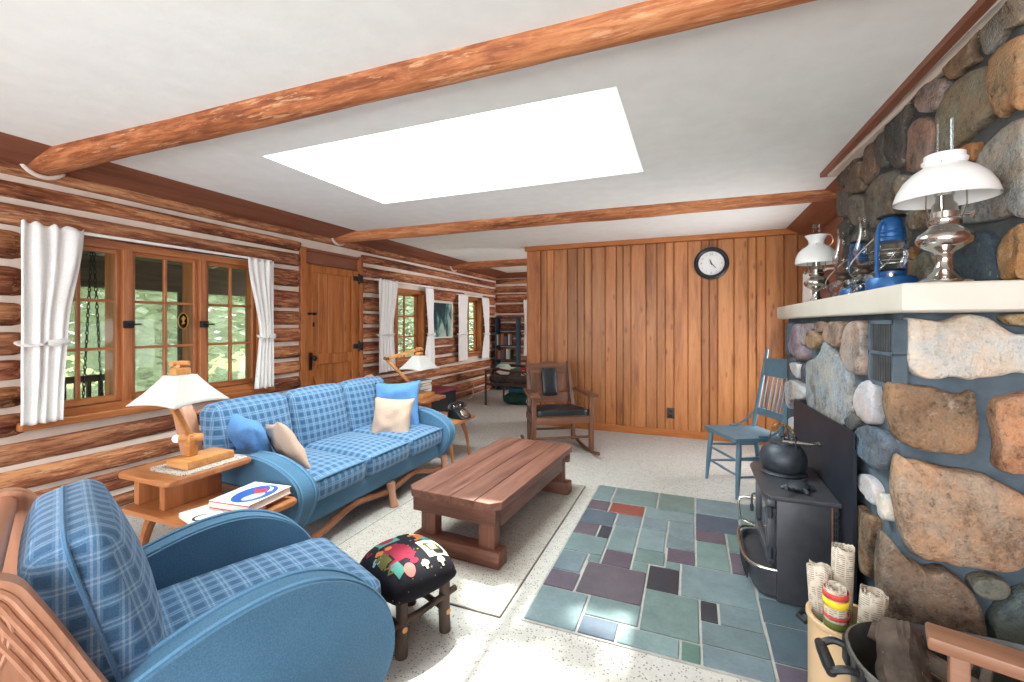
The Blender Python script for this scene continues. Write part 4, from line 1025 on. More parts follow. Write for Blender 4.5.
for a, b, z in ((FL[0], FL[1], .28), (FL[0], FL[1], .17), (BL[0], BL[1], .22), (FL[0], BL[0], .30), (FL[1], BL[1], .30), (FL[0], BL[0], .16), (FL[1], BL[1], .16)):
    bm = nb(); A, B = lg(a, z), lg(b, z); tube(bm, [A, A.lerp(B, .5), B], [.008, .011, .008], 8); build('stretcher', bm, M['bluepaint'], bc)
def bp(x, z): k = (z-.45)/.52; return Vector((x*(1+.08*k), .36+.11*k, z))
for s in (-1, 1):
    bm = nb(); tube(bm, [bp(s*.175, .44), bp(s*.175, .6), bp(s*.175, .85), bp(s*.178, 1.09), bp(s*.178, 1.105)], [.019, .018, .016, .013, .008], 10, flat=(1, .9)); build('back_post', bm, M['bluepaint'], bc)
    bm = nb(); tube(bm, spline([(s*.20, .17, .462), (s*.212, .26, .47), (s*.205, .33, .52), bp(s*.183, .60)], 5), .009, 8); build('side_brace', bm, M['bluepaint'], bc)
for z0, z1 in ((.885, 1.025), (.56, .615)):
    bm = nb(); n = 8; f_ = []; 
    for i in range(n+1):
        x = -.178+.356*i/n; bow = .02*(1-(2*i/n-1)**2)
        c0, c1 = bp(x, z0), bp(x, z1); top = .012*(1-(2*i/n-1)**2) if z1 > .9 else 0
        f_.append([bm.verts.new(c0+Vector((0, bow-.008, 0))), bm.verts.new(c1+Vector((0, bow-.008, top))), bm.verts.new(c1+Vector((0, bow+.008, top))), bm.verts.new(c0+Vector((0, bow+.008, 0)))])
    for a, b in zip(f_, f_[1:]): bridge(bm, a, b)
    bm.faces.new(f_[0]); bm.faces.new(f_[-1]); build('back_slat', bm, M['bluepaint'], bc)
for i in range(6):
    x = -.125+.25*i/5; bow = .02*(1-(x/.178)**2); bm = nb(); A, B = bp(x, .605)+Vector((0, bow, 0)), bp(x, .89)+Vector((0, bow, 0)); tube(bm, [A, A.lerp(B, .35), A.lerp(B, .6), B], [.006, .009, .007, .005], 8); build('spindle', bm, M['bluepaint'], bc)

# ------------------------------------------------------------------ wood stove
sv = thing('wood_stove', 'black wood-burning stove with a glass door and steel-railed ash shelf on the slate', 'stove', (.46, 2.65, 0))
SZ = .0125
bm = nb(); bx(bm, (.37, 2.405, SZ), (.585, 2.90, .50), bev=.006); build('firebox', bm, M['stove'], sv, world=True)
bm = nb(); prism(bm, [(.31, 2.42), (.335, 2.365), (.6155, 2.372), (.6155, 2.935), (.335, 2.935), (.31, 2.88)], .50, .522, 'z', .004); build('top_plate', bm, M['stove'], sv, world=True)
bm = nb(); bx(bm, (.592, 2.415, SZ), (.614, 2.89, .50)); build('rear_shroud', bm, M['stove'], sv, smooth=False, world=True)
bm = nb()
for i in range(3):
    for j in range(14): bx(bm, (.5945+i*.0085, 2.4135, .10+j*.027), (.5945+i*.0085+.006, 2.4155, .10+j*.027+.018))
build('vent_grille', bm, M['leather'], sv, smooth=False, world=True)
bm = nb(); bx(bm, (.5855, 2.404, .03), (.5915, 2.412, .50)); build('copper_trim', bm, M['copper'], sv, smooth=False, world=True)
dr = None
bm = nb()
for lo, hi in (((2.44, .175), (2.87, .225)), ((2.44, .43), (2.87, .48)), ((2.44, .225), (2.49, .43)), ((2.82, .225), (2.87, .43))): bx(bm, (.335, lo[0], lo[1]), (.37, hi[0], hi[1]), bev=.006)
dr = build('door', bm, M['stove_door'], sv, world=True)
bm = nb(); bx(bm, (.35, 2.485, .22), (.356, 2.825, .435)); build('door_glass', bm, plain('stove_glass', '#1A1D22', None, 3, .05, spec=1.0), dr, smooth=False, world=True)
bm = nb(); tube(bm, spline([(.352, 2.85, .36), (.325, 2.85, .36), (.315, 2.84, .345), (.312, 2.82, .31)], 4), .006, 8); lathe(bm, [(0, 0), (.009, .004), (.010, .02), (.009, .04), (0, .044)], (.312, 2.82, .27), 12); build('door_handle', bm, M['castiron'], dr, world=True)
for z in (.235, .425):
    bm = nb(); cyl(bm, (.345, 2.420, z-.026), (.345, 2.420, z+.026), .012, n=14); bx(bm, (.333, 2.42, z-.02), (.372, 2.448, z+.02), bev=.004); build('hinge', bm, M['castiron'], sv, world=True)
ap = [(.372, 2.412), (.30, 2.43), (.262, 2.49), (.25, 2.60), (.25, 2.75), (.262, 2.84), (.30, 2.885), (.372, 2.895)]
aps = spline(ap, 4)
bm = nb(); A = [bm.verts.new((x, y, .03)) for x, y in [(.372-(.372-q[0])*.8, 2.65+(q[1]-2.65)*.96) for q in aps]]; B = [bm.verts.new((x, y, .145)) for x, y in aps]; C = [bm.verts.new((.372-(.372-x)*.93, 2.65+(y-2.65)*.965, .145)) for x, y in aps]; D = [bm.verts.new((.372-(.372-x)*.9, 2.65+(y-2.65)*.95, .115)) for x, y in aps]
bridge(bm, A, B); bridge(bm, B, C); bridge(bm, C, D); bm.faces.new(D); bm.faces.new(A[::-1])
sh = build('ash_shelf', bm, M['stove'], sv, world=True)
bm = nb()
for i in range(9, 20): 
    x, y = aps[i]; nx = aps[i+1]; bx(bm, (x-.002 if False else (.372-(.372-x)*.93)-.012, y-.006, .05), ((.372-(.372-x)*.93)-.004, y+.006, .12))
build('shelf_rib', bm, M['leather'], sh, smooth=False, world=True)
bm = nb(); rl = [(x-.012 if 0 < i < len(aps)-1 else x, y, .158) for i, (x, y) in enumerate(aps)]
tube(bm, rl[:-2]+[(.335, 2.90, .165), (.262, 2.905, .19), (.252, 2.905, .28), (.262, 2.905, .312), (.29, 2.905, .318), (.372, 2.895, .318)], .0075, 8); build('shelf_rail', bm, M['steel'], sv, world=True)

hp = thing('heat_shield', 'tall dark steel heat shield standing behind the stove', 'heat shield', (.622, 2.81, 0))
bm = nb(); prism(bm, [(2.236, .0125), (3.39, .0125), (3.39, .80), (3.36, .833), (2.25, .871), (2.236, .86)], .618, .626, 'x'); build('sheet', bm, M['plate'], hp, smooth=False, world=True)
for y in (2.245, 3.375):
    bm = nb(); bx(bm, (.626, y-.008, .0125), (.632, y+.008, .80)); build('stiffener', bm, M['plate'], hp, smooth=False, world=True)

kt = thing('kettle', 'black cast-iron kettle standing at the back of the stove top', 'kettle', (.455, 2.765, .5225), R(75))
bm = nb(); lathe(bm, [(0, 0), (.105, 0), (.112, .006), (.105, .012), (.098, .016)], n=32); build('trivet_plate', bm, M['castiron'], kt)
bm = nb(); lathe(bm, [(.085, .013), (.102, .03), (.111, .06), (.112, .085), (.104, .118), (.082, .146), (.062, .158), (.058, .162)], n=36); build('body', bm, M['castiron'], kt)
bm = nb(); lathe(bm, [(.066, .160), (.066, .166), (.045, .174), (.012, .178), (.010, .190), (.017, .198), (.012, .210), (0, .212)], n=28); build('lid', bm, M['castiron'], kt)
bm = nb(); tube(bm, spline([(.085, -.02, .095), (.125, -.03, .125), (.145, -.035, .155), (.165, -.04, .160)], 4), [.022]*4+[.018]*4+[.014]*4+[.012], 10); build('spout', bm, M['castiron'], kt)
bm = nb(); arch = spline([(-.085, .0, .145), (-.08, .0, .20), (-.055, .0, .245), (0, .0, .262), (.055, .0, .245), (.08, .0, .20), (.085, .0, .145)], 4); tube(bm, [(x*.45-.02, x*.75, z) for x, y, z in arch], .0035, 8); bl = build('bail_handle', bm, M['castiron'], kt)
bm = nb(); pts = []
for i in range(120):
    q = i/119; k = q*(len(arch)-9)+4; a_, f_ = int(k), k-int(k); x = arch[a_][0]*(1-f_)+arch[min(a_+1, len(arch)-1)][0]*f_; z = arch[a_][2]*(1-f_)+arch[min(a_+1, len(arch)-1)][2]*f_; g = q*26*2*PI
    pts.append((x*.45-.02+.008*math.cos(g), x*.75, z+.008*math.sin(g)))
tube(bm, pts, .0022, 5); build('coil_grip', bm, M['brass'], bl)
sp_ = thing('spoon', 'long silver spoon lying across the kettle lid', 'spoon', (.455, 2.765, .7), R(20))
bm = nb(); tube(bm, [(-.02, -.03, .003), (.05, -.055, .003), (.10, -.075, .001)], [.010, .011, .008], 8); 
q = len(bm.verts); lathe(bm, [(0, -.006), (.022, -.002), (.030, .005), (.028, .006), (.02, .002), (0, -.002)], (.128, -.084, .004), 16); build('spoon', bm, M['steel'], sp_); sp_.location = (.455, 2.765, .690)
tv = thing('turtle_trivet', 'small cast-iron turtle on the front of the stove top', 'figurine', (.475, 2.50, .5225), R(60))
bm = nb(); lathe(bm, [(.052, .014), (.055, .020), (.046, .030), (.025, .038), (0, .041)], n=20); bm.transform(Matrix.Diagonal((1.15, .85, 1, 1))); sh_ = build('shell', bm, M['castiron'], tv)
bm = nb(); tube(bm, [(.05, 0, .022), (.075, 0, .026), (.095, 0, .026)], [.011, .012, .007], 10); build('head', bm, M['castiron'], tv)
bm = nb(); tube(bm, [(-.05, 0, .02), (-.085, 0, .018), (-.115, .01, .03)], [.008, .006, .009], 8); build('tail', bm, M['castiron'], tv)
for x, y in ((.04, .05), (.04, -.05), (-.04, .05), (-.04, -.05)):
    bm = nb(); tube(bm, [(x*.7, y*.6, .018), (x, y*.95, .012), (x*1.25, y*1.15, .006)], [.010, .011, .006], 8); build('foot', bm, M['castiron'], tv)
# ------------------------------------------------------------------ slate hearth
he = thing('slate_hearth', 'slate tile hearth of green, purple and charcoal stones set in the carpet before the stove', 'hearth', (0, 2.7, 0))
bm = nb(); bx(bm, (-.705, 1.852, .0), (.66, 3.635, .006)); build('grout_bed', bm, M['grout'], he, smooth=False, world=True)
T, P, K, B, Rd, D = '#67797B', '#574F5A', '#30353C', '#4A5662', '#80473F', '#4C665D'
zB = lambda x, y: on_z(500+x/3.0118, 470+y/3.0118, .006)
TL = [((288, 52), (332, 90), T), ((350, 60), (472, 118), T), ((478, 72), (583, 128), T), ((590, 85), (716, 148), T), ((266, 88), (327, 122), P), ((332, 104), (432, 138), Rd),
 ((436, 120), (584, 166), T), ((247, 119), (345, 172), B), ((350, 136), (428, 178), T), ((430, 141), (500, 186), T), ((225, 158), (298, 195), P), ((300, 170), (330, 203), K),
 ((342, 162), (405, 250), T), ((424, 176), (497, 250), T), ((507, 156), (585, 212), T), ((504, 203), (585, 247), T), ((502, 236), (587, 288), P), ((212, 192), (318, 258), T), ((182, 246), (258, 312), T),
 ((263, 258), (303, 280), T), ((312, 245), (397, 297), P), ((405, 238), (498, 285), T), ((398, 283), (445, 305), T), ((498, 278), (543, 302), T), ((258, 275), (432, 408), P), ((150, 307), (228, 363), P),
 ((447, 290), (539, 375), K), ((546, 288), (765, 424), T), ((438, 360), (600, 525), T), ((128, 352), (235, 492), T), ((265, 383), (420, 470), T), ((247, 443), (345, 522), B), ((357, 472), (537, 570), T),
 ((545, 518), (600, 585), D), ((604, 397), (656, 458), K), ((660, 410), (787, 490), T), ((610, 464), (805, 570), T), ((607, 528), (828, 640), T), ((588, 141), (709, 195), B), ((592, 185), (674, 223), P),
 ((590, 217), (696, 308), T), ((680, 195), (727, 250), T), ((691, 252), (737, 292), P)]
bm = nb(); cl_ = bm.loops.layers.float_color.new('Col')
def tile(x0, y0, x1, y1, c, j=True):
    q = len(bm.faces); g = .005
    x0, x1 = max(x0, -.70), min(x1, .655); y0, y1 = max(y0, 1.857), min(y1, 3.63)
    if x1-x0 < .03 or y1-y0 < .03: return
    bx(bm, (x0+g, y0+g, .003), (x1-g, y1-g, .0115+random.random()*.001), bev=.002, seg=1)
    v = random.uniform(.86, 1.12); w = random.uniform(-.05, .05); L_ = lin(c); bm.faces.ensure_lookup_table()
    for f in bm.faces[q:]:
        for l in f.loops: l[cl_] = (L_[0]*v, L_[1]*v*(1+w), L_[2]*v*(1-w), 1)
rects = []
for a, b, c in TL:
    p, q = zB(*a), zB(*b); rects.append([p.x+.012, q.y+.012, q.x-.012, p.y-.012, c])
for x0, y0, x1, y1, c in ((.315, 2.24, .54, 2.40, B), (.315, 1.99, .54, 2.22, B), (.315, 1.86, .54, 1.97, P), (.56, 2.31, .65, 2.59, T), (.56, 1.86, .65, 2.29, T), (.33, 2.43, .54, 2.74, T), (.33, 2.76, .65, 3.04, P), (.33, 3.06, .65, 3.32, T), (.33, 3.34, .65, 3.62, T)): rects.append([x0, y0, x1, y1, c])
BND = (-.70, 1.857, .655, 3.63); GAP = .010
for r in rects:
    r[0], r[1], r[2], r[3] = max(r[0], BND[0]), max(r[1], BND[1]), min(r[2], BND[2]), min(r[3], BND[3])
def clash(r, k): return any(r[0] < o[2]+GAP and r[2] > o[0]-GAP and r[1] < o[3]+GAP and r[3] > o[1]-GAP for m_, o in enumerate(rects) if m_ != k)
for k, r in enumerate(rects):
    for _ in range(30):
        if not clash(r, k): break
        for e in (0, 1): r[e] += .004
        for e in (2, 3): r[e] -= .004
for step in range(40):
    for k, r in enumerate(rects):
        for e, d in ((0, -.004), (1, -.004), (2, .004), (3, .004)):
            n_ = list(r); n_[e] += d
            if BND[0] <= n_[0] and BND[1] <= n_[1] and n_[2] <= BND[2] and n_[3] <= BND[3] and not clash(n_, k): r[e] = n_[e]
for x0, y0, x1, y1, c in rects: tile(x0-.005, y0-.005, x1+.005, y1+.005, c)
build('slate_tiles', bm, M['slate'], he, smooth=False, world=True)

# ------------------------------------------------------------------ fieldstone fireplace
MZ = 1.449; FX, FY = .675, 1.955; UX = .915
fp = thing('fireplace', 'fieldstone fireplace with blue-grey mortar and a cream stone mantel', 'fireplace', (.9, 2.9, 0))
def rough_box(lo, hi, amp, seed, cuts=26):
    bm = nb(); r = bmesh.ops.create_cube(bm, size=1); lo, hi = Vector(lo), Vector(hi)
    for v in bm.verts: v.co = Vector([(lo[i]+hi[i])/2+v.co[i]*(hi[i]-lo[i]) for i in range(3)])
    bmesh.ops.subdivide_edges(bm, edges=bm.edges, cuts=cuts, use_grid_fill=True)
    for v in bm.verts:
        n = noise.noise(v.co*4+Vector((seed, 0, 0)))*amp+noise.noise(v.co*14+Vector((seed, 3, 0)))*amp*.4
        if v.co.x < lo.x+1e-4: v.co.x += n
        if v.co.y < lo.y+1e-4: v.co.y += n
    return bm
build('mortar_body', rough_box((FX, FY, 0), (XR, 3.92, 1.36), .010, 1), M['mortar'], fp, world=True, angle=180)
build('mortar_chimney', rough_box((UX, 1.765, 1.44), (XR, 3.50, 2.335), .010, 5), M['mortar_grey'], fp, world=True, angle=180)
def stone(pts, plane, depth, color, seed, n=5):
    """pts: outline corners as points of the wall plane; plane 'x' faces -x, 'y' faces -y"""
    P2 = [((p.y if plane == 'x' else p.x), p.z) for p in pts]
    P2 = spline(P2, n, True); cx = sum(p[0] for p in P2)/len(P2); cz = sum(p[1] for p in P2)/len(P2)
    base = pts[0].x if plane == 'x' else pts[0].y
    bm = nb(); rs = []
    for s, h in ((.985, -.035), (1.0, .0), (.997, .40), (.978, .72), (.94, .90), (.80, .98), (.58, 1.0), (.28, 1.0)):
        row = []
        for a, z in P2:
            a2, z2 = cx+(a-cx)*s, cz+(z-cz)*s
            hh = depth*h if h > 0 else h
            k = noise.noise(Vector((a2*7, z2*7, seed)))*.45+noise.noise(Vector((a2*19, z2*19, seed+4)))*.34+noise.noise(Vector((a2*50, z2*50, seed+7)))*.18
            if h > .2: hh += k*min(depth, .035)*.55
            hh += .0; row.append(bm.verts.new((base-hh, a2, z2) if plane == 'x' else (a2, base-hh, z2)))
        rs.append(row)
    for a, b in zip(rs, rs[1:]): bridge(bm, a, b)
    hc = depth*1.02; bm.faces.new(rs[-1]); bm.faces.new(rs[0][::-1])
    return build('fieldstone', bm, M['pale_stone' if sum(lin(color)[:3]) > 1.35 else 'stone'], fp, world=True, color=color, angle=180)
zA = lambda x, y: (774+x/4.012, 300+y/4.012)
zBB = lambda x, y: (774+x/4.012, 430+y/4.012)
zE = lambda x, y: (774+x/4.096, 560+y/4.096)
zC = lambda x, y: (824+x/3.59, 100+y/3.59)
zD = lambda x, y: (824+x/3.79, 0+y/3.79)
NEAR = [
 (zA, [(522, 80), (545, 72), (640, 85), (690, 78), (740, 58), (800, 60), (850, 75), (900, 112), (950, 135), (1060, 140), (1120, 200), (1060, 290), (950, 290), (880, 305), (800, 312), (760, 318), (690, 305), (630, 315), (590, 312), (550, 295), (528, 265), (516, 230), (522, 150)], '#CFC9BF', .045),
 (zA, [(905, 62), (980, 54), (1080, 58), (1080, 112), (1000, 108), (930, 98), (905, 80)], '#B79C77', .04),
 (zA, [(455, 345), (490, 330), (570, 342), (620, 345), (680, 365), (740, 375), (778, 362), (790, 400), (798, 480), (795, 560), (780, 600), (740, 612), (660, 608), (580, 595), (530, 580), (490, 555), (468, 500), (448, 430)], '#8C735C', .05),
 (zA, [(870, 400), (930, 380), (1003, 365), (1080, 365), (1090, 520), (1080, 690), (1003, 690), (910, 684), (875, 650), (880, 580), (870, 520), (858, 470)], '#B48A6C', .05),
 (zBB, [(482, 140), (498, 98), (520, 116), (570, 118), (680, 145), (760, 155), (830, 170), (880, 195), (930, 220), (1003, 260), (1090, 290), (1100, 400), (1080, 490), (1003, 520), (920, 548), (840, 545), (760, 535), (690, 525), (650, 510), (590, 505), (540, 480), (508, 420), (490, 330), (475, 240)], '#AB927B', .055),
 (zBB, [(428, 425), (445, 412), (468, 450), (510, 490), (560, 520), (600, 545), (660, 540), (700, 560), (750, 600), (790, 660), (812, 720), (820, 790), (800, 830), (640, 850), (470, 840), (430, 720), (412, 560)], '#7E7063', .065),
 (zBB, [(770, 595), (800, 575), (850, 570), (900, 585), (922, 610), (915, 640), (880, 658), (830, 655), (785, 635)], '#7C7A6C', .045),
 (zE, [(870, 230), (890, 190), (940, 140), (1000, 105), (1080, 100), (1120, 240), (1080, 380), (960, 370), (885, 310)], '#5F6A68', .045)]
for i, (z, pts, c, d) in enumerate(NEAR): stone([on_y(*z(*p), FY-.012) for p in pts], 'y', d, c, i*3.7+1)
SIDE = [
 (zA, [(145, 250), (180, 235), (205, 200), (215, 168), (240, 172), (265, 210), (308, 240), (320, 300), (330, 390), (338, 450), (318, 482), (300, 512), (250, 490), (150, 425), (143, 330)], '#90979A', .045),
 (zA, [(310, 482), (345, 456), (370, 480), (352, 522), (320, 522)], '#5E5F5E', .03),
 (zA, [(350, 390), (375, 345), (405, 322), (430, 335), (438, 400), (438, 480), (420, 500), (385, 490), (352, 450)], '#BDB7B8', .035),
 (zA, [(305, 190), (315, 120), (335, 85), (375, 85), (385, 120), (390, 200), (388, 285), (370, 303), (330, 290), (302, 230)], '#9A8E86', .04),
 (zA, [(234, 130), (250, 92), (280, 84), (304, 92), (308, 130), (295, 188), (270, 184), (242, 165)], '#8D7C70', .05),
 (zA, [(192, 100), (212, 84), (230, 92), (228, 122), (206, 128)], '#8E7D73', .035), (zA, [(160, 155), (185, 122), (210, 142), (212, 180), (185, 198), (165, 185)], '#8F7760', .05),
 (zA, [(130, 110), (150, 92), (184, 96), (188, 118), (160, 148), (150, 188), (134, 160)], '#878084', .04), (zA, [(88, 190), (95, 130), (110, 97), (128, 102), (130, 160), (147, 190), (145, 230), (130, 243), (102, 225)], '#8D8189', .05),
 (zA, [(82, 257), (110, 251), (123, 265), (117, 313), (102, 305)], '#C4C6C8', .035), (zA, [(122, 268), (141, 257), (144, 328), (127, 320)], '#59606A', .025),
 (zA, [(66, 340), (85, 320), (115, 331), (144, 355), (140, 398), (100, 404), (85, 438), (70, 400)], '#A9AAAA', .045), (zA, [(73, 480), (90, 471), (93, 520), (79, 510)], '#C2C3C4', .03), (zA, [(58, 105), (92, 98), (86, 205), (60, 215)], '#54697A', .02),
 (zA, [(348, 575), (362, 525), (400, 503), (448, 520), (488, 560), (478, 620), (455, 678), (420, 668), (372, 628)], '#5C6A78', .035),
 (zBB, [(355, 200), (375, 177), (410, 196), (438, 245), (438, 306), (402, 278), (366, 230)], '#BFBEC2', .035), (zBB, [(442, 266), (464, 258), (478, 300), (486, 358), (466, 362), (446, 318)], '#C6C0B6', .03),
 (zBB, [(362, 305), (382, 332), (424, 352), (427, 400), (415, 470), (418, 540), (410, 596), (372, 568), (342, 520), (346, 425)], '#85705C', .05)]
for i, (z, pts, c, d) in enumerate(SIDE): stone([on_x(*z(*p), FX-.004) for p in pts], 'x', min(d, .030) if i in (0, 1, 15, 16, 17) else d, c, i*2.9+40)
UP = [
 (zD, [(620, 110), (625, 60), (650, 15), (690, -20), (758, -30), (800, 40), (765, 90), (720, 112), (672, 178), (652, 205), (626, 170)], '#7C766C'), (zD, [(667, 240), (682, 200), (722, 160), (800, 125), (850, 250), (840, 380), (760, 392), (712, 430), (692, 443), (670, 370)], '#977A5C'),
 (zD, [(470, 215), (492, 170), (532, 140), (608, 97), (614, 115), (580, 185), (596, 228), (548, 262), (510, 298), (482, 268)], '#7F6752'), (zD, [(360, 350), (376, 316), (420, 297), (478, 292), (486, 330), (468, 398), (430, 423), (392, 413), (366, 388)], '#847670'),
 (zD, [(447, 400), (482, 342), (522, 302), (580, 267), (638, 248), (658, 300), (662, 420), (636, 460), (580, 508), (530, 558), (452, 568), (442, 480)], '#7B7362'), (zD, [(262, 480), (272, 430), (302, 397), (343, 378), (348, 420), (330, 480), (328, 560), (322, 628), (290, 636), (264, 598), (257, 540)], '#4E4C4A'),
 (zD, [(333, 560), (343, 480), (382, 443), (428, 452), (438, 490), (418, 588), (388, 636), (347, 652), (332, 618)], '#8C7468'), (zD, [(212, 560), (227, 512), (260, 494), (253, 560), (262, 628), (227, 628)], '#54524F'),
 (zC, [(146, 250), (165, 172), (185, 152), (202, 172), (200, 250), (170, 302), (156, 288)], '#715E50'), (zC, [(96, 330), (96, 278), (122, 232), (146, 218), (148, 270), (160, 298), (152, 328)], '#6E6154'),
 (zC, [(60, 258), (66, 217), (100, 192), (128, 197), (124, 230), (95, 268), (90, 306), (62, 306)], '#5E544D'), (zC, [(117, 180), (142, 147), (163, 143), (158, 163), (140, 197), (122, 198)], '#6B6158'), (zC, [(60, 340), (76, 318), (98, 326), (103, 400), (85, 418), (62, 413)], '#605A55'),
 (zC, [(102, 390), (110, 352), (130, 337), (158, 352), (168, 430), (150, 458), (112, 438)], '#6A665F'), (zC, [(167, 330), (202, 277), (250, 253), (272, 258), (268, 310), (258, 370), (282, 420), (240, 440), (182, 458), (167, 400)], '#6B665C'),
 (zC, [(274, 310), (296, 268), (314, 272), (300, 318), (288, 345)], '#857F74'), (zC, [(502, 440), (522, 380), (577, 218), (612, 152), (680, 88), (790, 50), (810, 250), (800, 400), (700, 410), (622, 433)], '#92908A'), (zC, [(510, 190), (536, 162), (570, 152), (573, 213), (512, 213)], '#8A6543'),
 (zC, [(472, 560), (502, 502), (560, 473), (618, 482), (648, 540), (657, 640), (600, 680), (500, 680)], '#43505A'), (zC, [(670, 660), (672, 540), (702, 472), (730, 448), (800, 440), (810, 650), (740, 690)], '#8D6E4C'), (zC, [(322, 402), (380, 392), (398, 438), (342, 467), (322, 440)], '#7E7464'),
 (zC, [(347, 580), (390, 542), (408, 580), (398, 640), (352, 630)], '#76705F'), (zC, [(62, 452), (100, 423), (104, 470), (62, 498)], '#4A4745'), (zC, [(167, 120), (202, 97), (258, 54), (248, 90), (215, 118), (182, 148)], '#6A6259'), (zC, [(302, 562), (338, 524), (343, 610), (312, 638)], '#7F6040'),
 (zC, [(205, 470), (280, 440), (315, 480), (300, 550), (260, 570), (200, 560)], '#6F6A60'), (zC, [(120, 480), (180, 475), (195, 560), (150, 600), (110, 560)], '#65605A'), (zC, [(410, 480), (470, 470), (495, 500), (465, 560), (430, 600), (415, 540)], '#7A7468')]
for i, (z, pts, c) in enumerate(UP): stone([Vector((UX-.002, max(1.755, q.y), min(2.30, max(1.46, q.z)))) for q in [on_x(*z(*p), UX-.002) for p in pts]], 'x', .026+.008*(i % 2), c, i*2.3+90)
for i, (a, z_, w, h, c) in enumerate(((1.03, 1.60, .10, .13, '#7B7364'), (1.02, 1.87, .09, .11, '#84705C'), (1.04, 2.12, .10, .11, '#6B665F'))): stone([Vector((a+w*math.cos(q)*(1+.12*math.sin(3*q+i)), 1.762, z_+h*math.sin(q))) for q in [2*PI*j/9 for j in range(9)]], 'y', .03, c, 200+i)
# pale cement line where the stones meet the ceiling board
bm = nb(); prism(bm, [(.835, 3.52), (.93, 3.52), (.95, 1.765), (.908, 1.765)], 2.292, 2.341, 'z'); build('cement_fillet', bm, M['chink'], fp, world=True)
# iron vent let into the stones, on the stove face close to the corner
v0, v1 = on_x(871, 374, FX-.02), on_x(897, 318, FX-.02)
bm = nb(); y0, y1, z0, z1 = min(v0.y, v1.y), max(v0.y, v1.y), 1.09, 1.335
vy0, vy1 = y0, y1
for lo, hi in (((y0, z0), (y1, z0+.016)), ((y0, z1-.016), (y1, z1)), ((y0, z0), (y0+.018, z1)), ((y1-.018, z0), (y1, z1)), ((y0, (z0+z1)/2-.006), (y1, (z0+z1)/2+.006))): bx(bm, (FX-.03, lo[0], lo[1]), (FX+.01, hi[0], hi[1]), bev=.002)
vf = build('vent', bm, M['mortar'], fp, smooth=False, world=True)
bm = nb(); nbar = 9
for i in range(nbar): y = y0+.03+(y1-y0-.06)*i/(nbar-1); bx(bm, (FX-.024, y-.004, z0+.012), (FX-.014, y+.004, z1-.012))
build('vent_grille', bm, M['mortar_grey'], vf, smooth=False, world=True)
bm = nb(); bx(bm, (FX-.011, y0+.01, z0+.01), (FX-.008, y1-.01, z1-.01)); build('vent_back', bm, M['leather'], vf, smooth=False, world=True)
# mantel slab
bm = nb(); prism(bm, [(.61, 1.75), (1.14, 1.735), (1.14, 3.98), (.625, 3.98), (.61, 3.95)], 1.358, MZ, 'z', .012); build('mantel_slab', bm, M['mantel'], fp, world=True, angle=30)

# ------------------------------------------------------------------ lamps and lanterns on the mantel
def nickel_lamp(label, x, y, shade):
    t = thing('oil_lamp', label, 'oil lamp', (x, y, MZ+.0005), random.random()*3, 'nickel oil lamps on the mantel')
    bm = nb(); lathe(bm, [(.064, 0), (.066, .005), (.060, .012), (.050, .017), (.046, .022), (.030, .036), (.020, .060), (.019, .080), (.028, .097), (.050, .108), (.066, .122), (.071, .137), (.066, .152), (.050, .166), (.040, .174), (.038, .180)], n=40); build('font', bm, M['nickel'], t)
    bm = nb(); lathe(bm, [(.036, .180), (.041, .186), (.041, .198), (.036, .203), (.036, .222), (.032, .226), (.030, .246), (.022, .256), (.020, .275)], n=28); build('burner', bm, M['nickel'], t)
    bm = nb(); cyl(bm, (.036, 0, .212), (.066, 0, .212), .003, n=8); cyl(bm, (.066, 0, .212), (.070, 0, .212), .011, n=14); build('wick_knob', bm, M['nickel'], t)
    bm = nb(); lathe(bm, [(.023, .276), (.028, .30), (.024, .33), (.0215, .36), (.021, .52)], n=24, cap=False); build('chimney', bm, M['lampglass'], t)
    bm = nb()
    for a in (0, 120, 240): q = Vector((math.cos(R(a)), math.sin(R(a)), 0)); tube(bm, [q*.04+Vector((0, 0, .20)), q*.055+Vector((0, 0, .25)), q*.052+Vector((0, 0, .39))], .0022, 6)
    build('shade_holder', bm, M['nickel'], t)
    bm = nb()
    if shade == 'wide': pr = [(.126, .262), (.1245, .271), (.118, .294), (.102, .326), (.079, .351), (.057, .366), (.049, .371), (.054, .378), (.056, .386), (.050, .390), (.050, .404)]
    else: pr = [(.118, .262), (.119, .270), (.116, .300), (.102, .335), (.078, .362), (.052, .378), (.042, .392), (.044, .412), (.058, .436), (.066, .445)]
    lathe(bm, pr+[(r-.004, z-.001) for r, z in pr[::-1]], n=48, cap=False); q = build('lamp_shade', bm, M['milk'], t)
    return t
nickel_lamp('large nickel oil lamp with wide white shade at the near end of the mantel', .74, 1.815, 'wide')
ol2 = nickel_lamp('nickel oil lamp with domed flare-top white shade at the far end of the mantel', .75, 3.42, 'dome')
bm = nb(); tube(bm, spline([(-.06, 0, .44), (-.09, 0, .43), (-.10, 0, .39), (-.075, 0, .365)], 4), .003, 6); build('shade_hook', bm, M['copper'], ol2)
